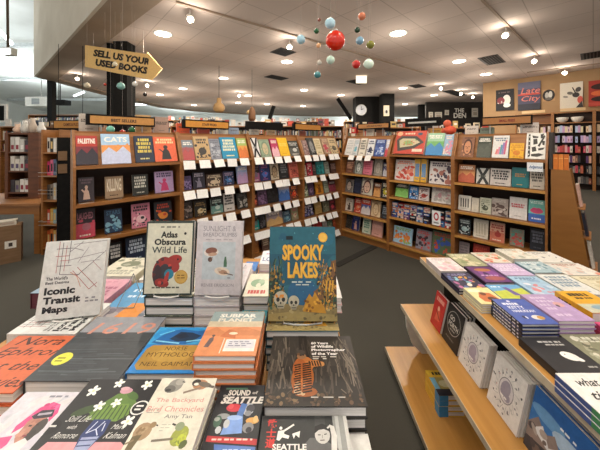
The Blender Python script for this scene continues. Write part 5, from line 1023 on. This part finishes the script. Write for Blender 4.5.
mb = MB().box(0,q.x-p.x,0,.035,0,q.z-p.z,'d8c8a8'); a = Art(mb,(0,0,0),(1,0,0),(0,0,1),(0,-1,0),q.x-p.x,q.z-p.z,.004); a.r(.12,.1,.88,.9,'b8b4a8'); a.e(.5,.6,.2,.16,'2a2422'); mb.build('print', MATTE, e)
for k, (x0, y0, x1, y1, yy, n_) in enumerate(((337.5,98.5,351,119,12.5,'left of the clock column'),(274,106,269.5,119,12,'near the middle of the room'))):
    a, b = at(x0, y0, yy), at(x1, y1, yy); mb = MB(); mb.tube(a, b, .11, n=4); mb.build('hanging_brace', BLACK, label=f'slanted black support {n_}', cat='support')
# furry brown shape, jar and red box standing on far cases
mb = MB(); p = at(219, 112.5, 9); mb.lathe([(.1,0),(.17,.06),(.19,.17),(.15,.27),(.08,.32),(.07,.48)], 0, 0, 'b08c5c', 18); b = mb.build('jar', MATTE, label='tan jar hung above the staff picks sign', cat='jar'); b.location = p
MB().tube((0,0,.485), (0,0,CEIL-p.z), .008, n=6).build('cord', BLACK, b)
p = at(252, 121, 9.5); mb = MB(); mb.lathe([(.1,0),(.13,.1),(.12,.3),(.09,.42),(.03,.5)], 0, 0, '6e4a2c', 14); b = mb.build('plush_toy', MATTE, label='brown furry plush hung over the plain black sign', cat='toy'); b.location = p
MB().ball((-.12,-.02,.3), .07, 'c8a878', 10).build('head', MATTE, b); MB().tube((0,0,.5),(0,0,CEIL-p.z), .006, n=6).build('cord', BLACK, b)
o, d, w, zs, ang, nick = CASE['B1']; bk = Vector((-d.y,d.x,0))
b = MB().box(-.06,.06,-.04,.04,0,.05,'d8d0c0').box(-.11,.11,-.05,.05,.05,.16,'b82c24').box(-.12,-.06,-.052,.052,.06,.15,'e8e0d4').box(-.02,.05,-.0515,-.05,.08,.13,'d8c8a8').build('game_box', INK, label='red and white box on the corner case top beside the narrow tan sign', cat='box'); b.scale = (.6,.6,1); b.location = o + d*.1 + bk*.24 + Vector((0,0,1.741)); b.rotation_euler.z = ang
o, d, w, zs, ang, nick = CASE['B2']; bk = Vector((-d.y,d.x,0)); e = empty('plush_toy', o + d*.78 + bk*.25 + Vector((0,0,1.742)), ang, 'orange red plush on top of the games case beside its black sign', 'toy')
MB().ball((0,0,.06), .075, 'd8583a', 14, .8).build('body', MATTE, e); MB().ball((-.03,-.01,.15), .05, 'e06a4a', 14).build('head', MATTE, e); MB().ball((-.075,.02,.05), .045, 'd8603c', 10).build('tail', MATTE, e)

# far left room clutter: white cabinets, posts, window screens
e = empty('hanging_sign', at(54, 128, 7.0), 0, 'tan hanging sign with dark lettering left of the best sellers sign', 'sign')
p, q = at(54, 128.5, 7), at(86, 121.5, 7); L, H = q.x-p.x, q.z-p.z
MB().box(-.02, L+.02, 0, .04, -.02, H+.02).build('frame', BLACK, e); mb = MB().box(0, L, -.004, -.0005, 0, H, 'c88a3c'); a = Art(mb,(0,-.004,0),(1,0,0),(0,0,1),(0,-1,0),L,H,.002); a.t('GAMES & PUZZLES', .3,.28,.9,.74,'5a2a14',.02); mb.build('panel', INK, e)
for x in (.1, L-.1): MB().tube((x,.02,H+.02), (x,.02,CEIL-e.location.z), .006).build('cord', BLACK, e)
e = empty('air_unit', at(25, 106, 18), 0, 'white air unit with grey grille high on the far left', 'air unit')
MB().box(0, 1.35, 0, .8, 0, .62).build('housing', WHITE, e); MB().box(.45, .95, -.02, -.001, .12, .5).build('grille', noisy('grille','8a9092','a8acae',(2,2,40),.5), e); MB().tube((.7,.4,.6201),(.7,.4,2.5), .03).build('hanger', METAL, e)
b = MB().box(0, .75, 0, .5, 0, .3).build('projector', BLACK, label='black box hung beside the black post', cat='projector'); b.location = at(52.5, 104.5, 17); MB().tube((.3,.2,.3001),(.3,.2,2.6), .03).build('hanger', BLACK, b)
e = empty('menu_screen', at(-4, 122, 9), 0, 'dark screen in a white frame at the left edge', 'screen')
MB().box(-.4, .34, 0, .06, 0, .6).build('frame', WHITE, e); MB().box(-.36, .27, -.004, -.0005, .05, .54).build('screen', BLACK, e); MB().tube((0,.03,.6001),(0,.03,5.4-e.location.z+1.5), .015).build('pole', BLACK, e)
# ------------------------------------------------------------------ hanging sign and ornaments
YS = 6.2; mm = YS/F; o = at(85, 45, YS)
e = empty('arrow_sign', o, 0, 'yellow arrow sign reading sell us your used books', 'sign')
L = lambda px, py: ((px-85)*mm, (45-py)*mm)
poly = [L(85,66.7), L(151.5,80), L(162,68.8), L(147,51.8), L(146.6,54), L(85,45)]
mb = MB(); mb.prism(poly, 0, .03, 'e9c07a', 'y')
t_ = math.atan2(10.2, 62); ux, vz = Vector((math.cos(t_),0,-math.sin(t_))), Vector((math.sin(t_),0,math.cos(t_)))
a = Art(mb, Vector((L(85,66.7)[0],0,L(85,66.7)[1])), ux, vz, (0,-1,0), 62*mm, 21.6*mm, .003)
a.t('SELL US YOUR', .1,.13,1.03,.46,'1c150d',.055); a.t('USED BOOKS', .16,.55,1.01,.88,'1c150d',.055)
bm_ = mb.build('board', MATTE, e); bm = bmesh.new(); bm.from_mesh(bm_.data); bm.free()
for px in (93, 143): x, z = L(px, 45 + (px-85)*.16); MB().tube((x,.015,z-.02), (x,.015,CEIL-o.z), .003).build('cord', CORD, e)
def ornament(px, py, r_px, y, col, desc, cap='b8a878', grp='glass ornaments hung from the ceiling', sq=1):
    p = at(px, py, y); r = r_px*y/F; e = empty('ornament', p, 0, desc, 'ornament', grp)
    m = bpy.data.materials.get('glass_'+col) or plain('glass_'+col, col, .12)
    MB().ball((0,0,0), r, 'ffffff', 24, sq).build('globe', m, e); MB().lathe([(r*.26,r*sq*.93),(r*.26,r*sq*1.12),(r*.08,r*sq*1.2)], 0,0,'ffffff',12).build('cap', METAL, e)
    MB().tube((0,0,r*sq*1.18), (0,0,CEIL-p.z), .0007*max(1,y/3), n=5).build('cord', CORD, e)
for i, (px, py, r, c, dsc) in enumerate(((300.9,39.5,4.5,'a8cfe0','pale blue glass ornament at the left of the hanging cluster'),(319,20,1.8,'7a3020','tiny brown ornament, uppermost of the left string'),(316.5,31,2.7,'1f5a34','green ornament under the tiny brown one'),
    (318.5,45.5,2.5,'d8a070','orange and cream ornament left of the big red ball'),(319.3,62.7,2.4,'c8c4b8','small silver ornament below left of the big red ball'),(317.5,74.7,3.4,'3f7f86','teal ornament hanging lowest in the cluster'),
    (330.2,23.3,5.3,'b0d4e4','large pale blue ornament just above the big red ball'),(335.3,40.7,9.8,'d02a14','biggest ornament, glossy red ball'),(330.5,60,4.2,'c0dcd0','mint ornament directly under the big red ball'),
    (361.8,16.4,3.8,'c87858','salmon ornament, uppermost of the right string'),(357.3,30,2.8,'1c3a26','dark green ornament under the salmon one'),(359.8,40.7,4,'7fa8c0','grey blue ornament right of the big red ball'),
    (356.2,64.4,4.2,'b8201c','small red ornament, lower right of the big red ball'),(370.4,44.7,4,'7a7a2a','olive ornament at the right of the hanging cluster'),(368.7,64,5,'cfe4d6','mint white ornament at lower right of the cluster'))):
    ornament(px, py, r, 2.25 + .09*((i*4) % 7), c, dsc)
for i, (px, py, r, c, dsc) in enumerate(((87,85.5,2.8,'c8bca4','cream ornament hung below the left end of the arrow sign'),(121,86,3.6,'7fb0a8','teal ornament hung in front of the wide black column'),(135,84,2.6,'d8d4cc','white ornament hung right of the wide black column'),
    (145,94.5,1.9,'2a2420','small dark ornament under the arrow tip'),(105,84.5,1.4,'a83a2c','tiny red ornament beside the thin black column'),(115,64,2.2,'e6dcc4','pale ornament in front of the arrow sign'),
    (110.5,129.5,3.7,'6fb8a4','mint ornament behind the cats book'),(122.5,132.5,2.8,'a8241c','red ornament behind the cats book'),(132,130,3.0,'2f6a44','green ornament right of the mint one'))):
    ornament(px, py, r, 5.2 if py < 100 else 3.7, c, dsc, grp='glass ornaments around the arrow sign')

# ------------------------------------------------------------------ ceiling lamps
def lamp(name, x, y, z, kind, e, size=.3, rot=(0,0,0), col=(1,.9,.77), spot=None):
    l = bpy.data.lights.new(name, kind); l.energy = e; l.color = col
    if kind == 'AREA': l.shape = 'DISK'; l.size = size
    else: l.shadow_soft_size = size
    if kind == 'SPOT': l.spot_size = spot or R(120); l.spot_blend = 1
    o = bpy.data.objects.new(name, l); C.objects.link(o); o.location = (x, y, z); o.rotation_euler = rot; return o
KD, KS, KG = .9, .6, .36
def downlight(x, y, lab, e=70, r=.16):
    t = empty('downlight', (x, y, CEIL), 0, lab, 'ceiling light', 'recessed ceiling lights')
    MB().lathe([(r*1.22,-.012),(r*1.25,-.0005)], 0,0,'ffffff',24).build('ring', WHITE, t); MB().lathe([(r,-.018),(r,-.0125)], 0,0,'ffffff',24).build('lens', LAMP, t)
    lamp('downlight_lamp', x, y, CEIL-.04, 'AREA', e*KD, .36); lamp('ceiling_fill_lamp', x, y, CEIL-.9, 'POINT', e*KG, .2)  # the point lamp is added fill without a fixture, brightening the ceiling
DL = [(163,33.5,'top left, right of the arrow sign'),(398,33,'upper middle right of the ornaments'),(287,61.5,'left of the ornaments'),(459,61,'left of the big black vent'),(223.5,78,'between the arrow sign and ornaments'),(486,74,'over the dark wall'),(183,88.5,'above the staff picks sign'),(160,94.5,'just above the curved ceiling edge'),
      (248,95.5,'beside a bright spot in the middle'),(267,104,'near the slanted black support'),(403,88,'right of the clock columns'),(341,95,'above the slanted support by the clock'),(304,90,'left of the clock'),(303,106,'low over the far cases'),(194,105,'far over the left aisle'),(238,102.5,'above the brown plush'),(434,95,'near the dark wall'),(405,104,'far right of the clock')]
for px, py, lab in DL:
    x, y = cp(px, py); downlight(x, y, 'round recessed ceiling light ' + lab, 100 if y < 14 else 120, .17)
for x, y, lab in ((-1.6,1.6,'over the near table'),(1.4,1.8,'over the stepped table'),(-.2,3.4,'over the aisle'),(-3.4,3.0,'over the left table'),(3.4,2.4,'over the end display'),(0,-.6,'behind the viewer'),(-1.8,-.7,'behind the viewer at left'),(2.0,-.6,'behind the viewer at right')):
    downlight(x, y, 'round recessed ceiling light ' + lab + ', above the photo', 36)
def spot(px, py, lab, aim=(0,1.5,.8)):
    x, y = cp(px, py); y *= .96; x *= .96; t = empty('track_spot', (x, y, CEIL), 0, lab, 'spotlight', 'track spotlights')
    MB().tube((0,0,0), (0,0,-.1), .012).build('stem', WHITE, t)
    dv = (Vector(aim) - Vector((x, y, CEIL-.16))).normalized(); c = Vector((0,0,-.16))
    MB().tube(c - dv*.1, c + dv*.09, .06, n=16).build('head', WHITE, t); MB().tube(c + dv*.0905, c + dv*.096, .055, n=16).build('lens', SPOTL, t)
    lamp('track_lamp', x+dv.x*.14, y+dv.y*.14, CEIL-.16+dv.z*.14-.06, 'POINT', 26*KS, .06)
for px, py, lab in ((77,77,'bright track spot left of the arrow sign'),(289.5,44,'bright track spot beside the pale blue ornament'),(239,94.5,'bright track spot above the middle cases'),(441,87,'bright track spot over the dark wall'),(506,32,'brightest track spot at the upper right'),(534.5,59,'track spot at the end of the right rail'),(565,71,'track spot washing the white painting'),(473,96,'track spot beside the dark wall'),(461,92.5,'small track spot over the dark wall'),(147,84,'track spot right of the arrow sign columns'),(190,15,'grey track spot near the top edge')):
    spot(px, py, lab)
def rail(a, b, lab):
    p, q = cp(*a), cp(*b); L = math.dist(p, q); o = MB().box(0, L, -.02, .02, -.03, -.0005).build('light_rail', TRIMB, label=lab, cat='light rail', group='ceiling light rails'); o.location = (*p, CEIL); o.rotation_euler.z = math.atan2(q[1]-p[1], q[0]-p[0])
rail((176,1),(302,37), 'ceiling light rail left of the ornaments'); rail((482,-1),(539,56), 'ceiling light rail at the upper right'); rail((527,72),(615,61), 'ceiling light rail along the tan wall'); rail((302,37),(430,74), 'ceiling light rail right of the ornaments')
def vent(px, py, w, lab, h=.5):
    x, y = cp(px, py); e = empty('ceiling_vent', (x, y, CEIL), R(42.85), lab, 'vent', 'black ceiling vents')
    MB().box(-w/2, w/2, -h/2, h/2, -.014, -.0005).build('frame', noisy('vent_frame','2c2622','383029',(9,9,9),.6), e)
    s = MB()
    for k in range(6): s.box(-w/2+.03, w/2-.03, -h/2+.04+k*(h-.08)/6, -h/2+.04+(k+.6)*(h-.08)/6, -.02, -.0145)
    s.build('slats', BLACK, e)
for v in ((283,52,.55,'small black ceiling vent beside the bright spot'),(276.5,77.5,.85,'diamond black ceiling vent left of the ornaments'),(357,82,.9,'black ceiling vent under the ornaments'),(492,60,1.1,'big black ceiling vent at the right'),(593,55,.8,'black ceiling vent at the right edge'),(455,93,2.2,'long black ceiling vent over the dark wall'),(417,86,.8,'small black ceiling vent right of the clock')): vent(*v)
x, y = cp(357.5, 80); b = MB().box(-.2,.2,-.03,.03,-.28,-.001).build('exit_sign', LANT, label='small glowing box sign on the ceiling under the ornaments', cat='sign'); b.location = (x, y-.7, CEIL)
# bright hall at the left: flood light on a beam, tube lights
x0, y0 = -9.0, 8.0
e = empty('flood_light', at(9.5, 52, 9), 0, 'white flood light hung from a beam at the top left', 'lamp')
MB().box(-.14,.16,-.1,.1,-.12,.12).build('housing', WHITE, e); MB().box(-.11,.13,-.125,-.101,-.1,.06).build('lens', FLUO, e); MB().tube((-.05,0,.1201),(-.2,.1,3.9), .035).build('pole', noisy('brown_pole','4a3a2c','5a4836',(5,5,5),.6), e)
for k, (a, b, yy) in enumerate((((-2,62),(24,73),14),((74,96),(84,92),18),((118,105),(160,104),24),((0,31),(12,44),12))):
    p, q = at(*a, yy), at(*b, yy); mb = MB(); mb.tube(p, q, .07, n=8); mb.build('hanging_tube_light', FLUO, label=f'fluorescent tube light in the far hall, {("far left","behind the columns","above the pale band","top left corner")[k]}', cat='tube light', group='tube lights of the far hall')
for x, y in ((-16,10),(-20,20),(-14,22),(-13,29),(-4,30),(6,31),(-22,12),(14,31)):
    l = lamp('hall_lamp', x, y, 4.6, 'AREA', 620, 2.4, (0,0,0), (.93,.99,1.0)); l2 = lamp('hall_uplight', x, y, 4.3, 'AREA', 520, 1.6, (math.pi,0,0), (.93,.99,1.0))

# ------------------------------------------------------------------ camera, world, view
cam = bpy.data.cameras.new('camera'); cam.sensor_width = 36; cam.lens = 36*F/600; cam.shift_y = -(225-HOR)/600; cam.clip_start = .05; cam.clip_end = 200
co = bpy.data.objects.new('camera', cam); C.objects.link(co); co.location = (0, 0, EYE); co.rotation_euler = (math.pi/2, 0, 0)
sc = bpy.context.scene; sc.camera = co
wd = bpy.data.worlds.new('world'); sc.world = wd; wd.use_nodes = True
bg = wd.node_tree.nodes['Background']; bg.inputs[1].default_value = 1.0
wt = wd.node_tree; tc = wt.nodes.new('ShaderNodeTexCoord'); sx = wt.nodes.new('ShaderNodeSeparateXYZ'); cr = wt.nodes.new('ShaderNodeValToRGB')
cr.color_ramp.elements[0].position = .0; cr.color_ramp.elements[0].color = (1.3, 1.22, 1.12, 1); cr.color_ramp.elements[1].position = .06; cr.color_ramp.elements[1].color = (.46, .45, .44, 1)  # brighter band below the horizon, added as fill for the ceiling
wt.links.new(tc.outputs['Generated'], sx.inputs[0]); wt.links.new(sx.outputs['Z'], cr.inputs[0]); wt.links.new(cr.outputs[0], bg.inputs[0])
sc.view_settings.view_transform = 'Standard'; sc.view_settings.look = 'None'; sc.view_settings.gamma = 1; sc.view_settings.exposure = -.3
sc.cycles.use_denoising = True; sc.cycles.max_bounces = 8; sc.cycles.diffuse_bounces = 5; sc.cycles.sample_clamp_indirect = 6
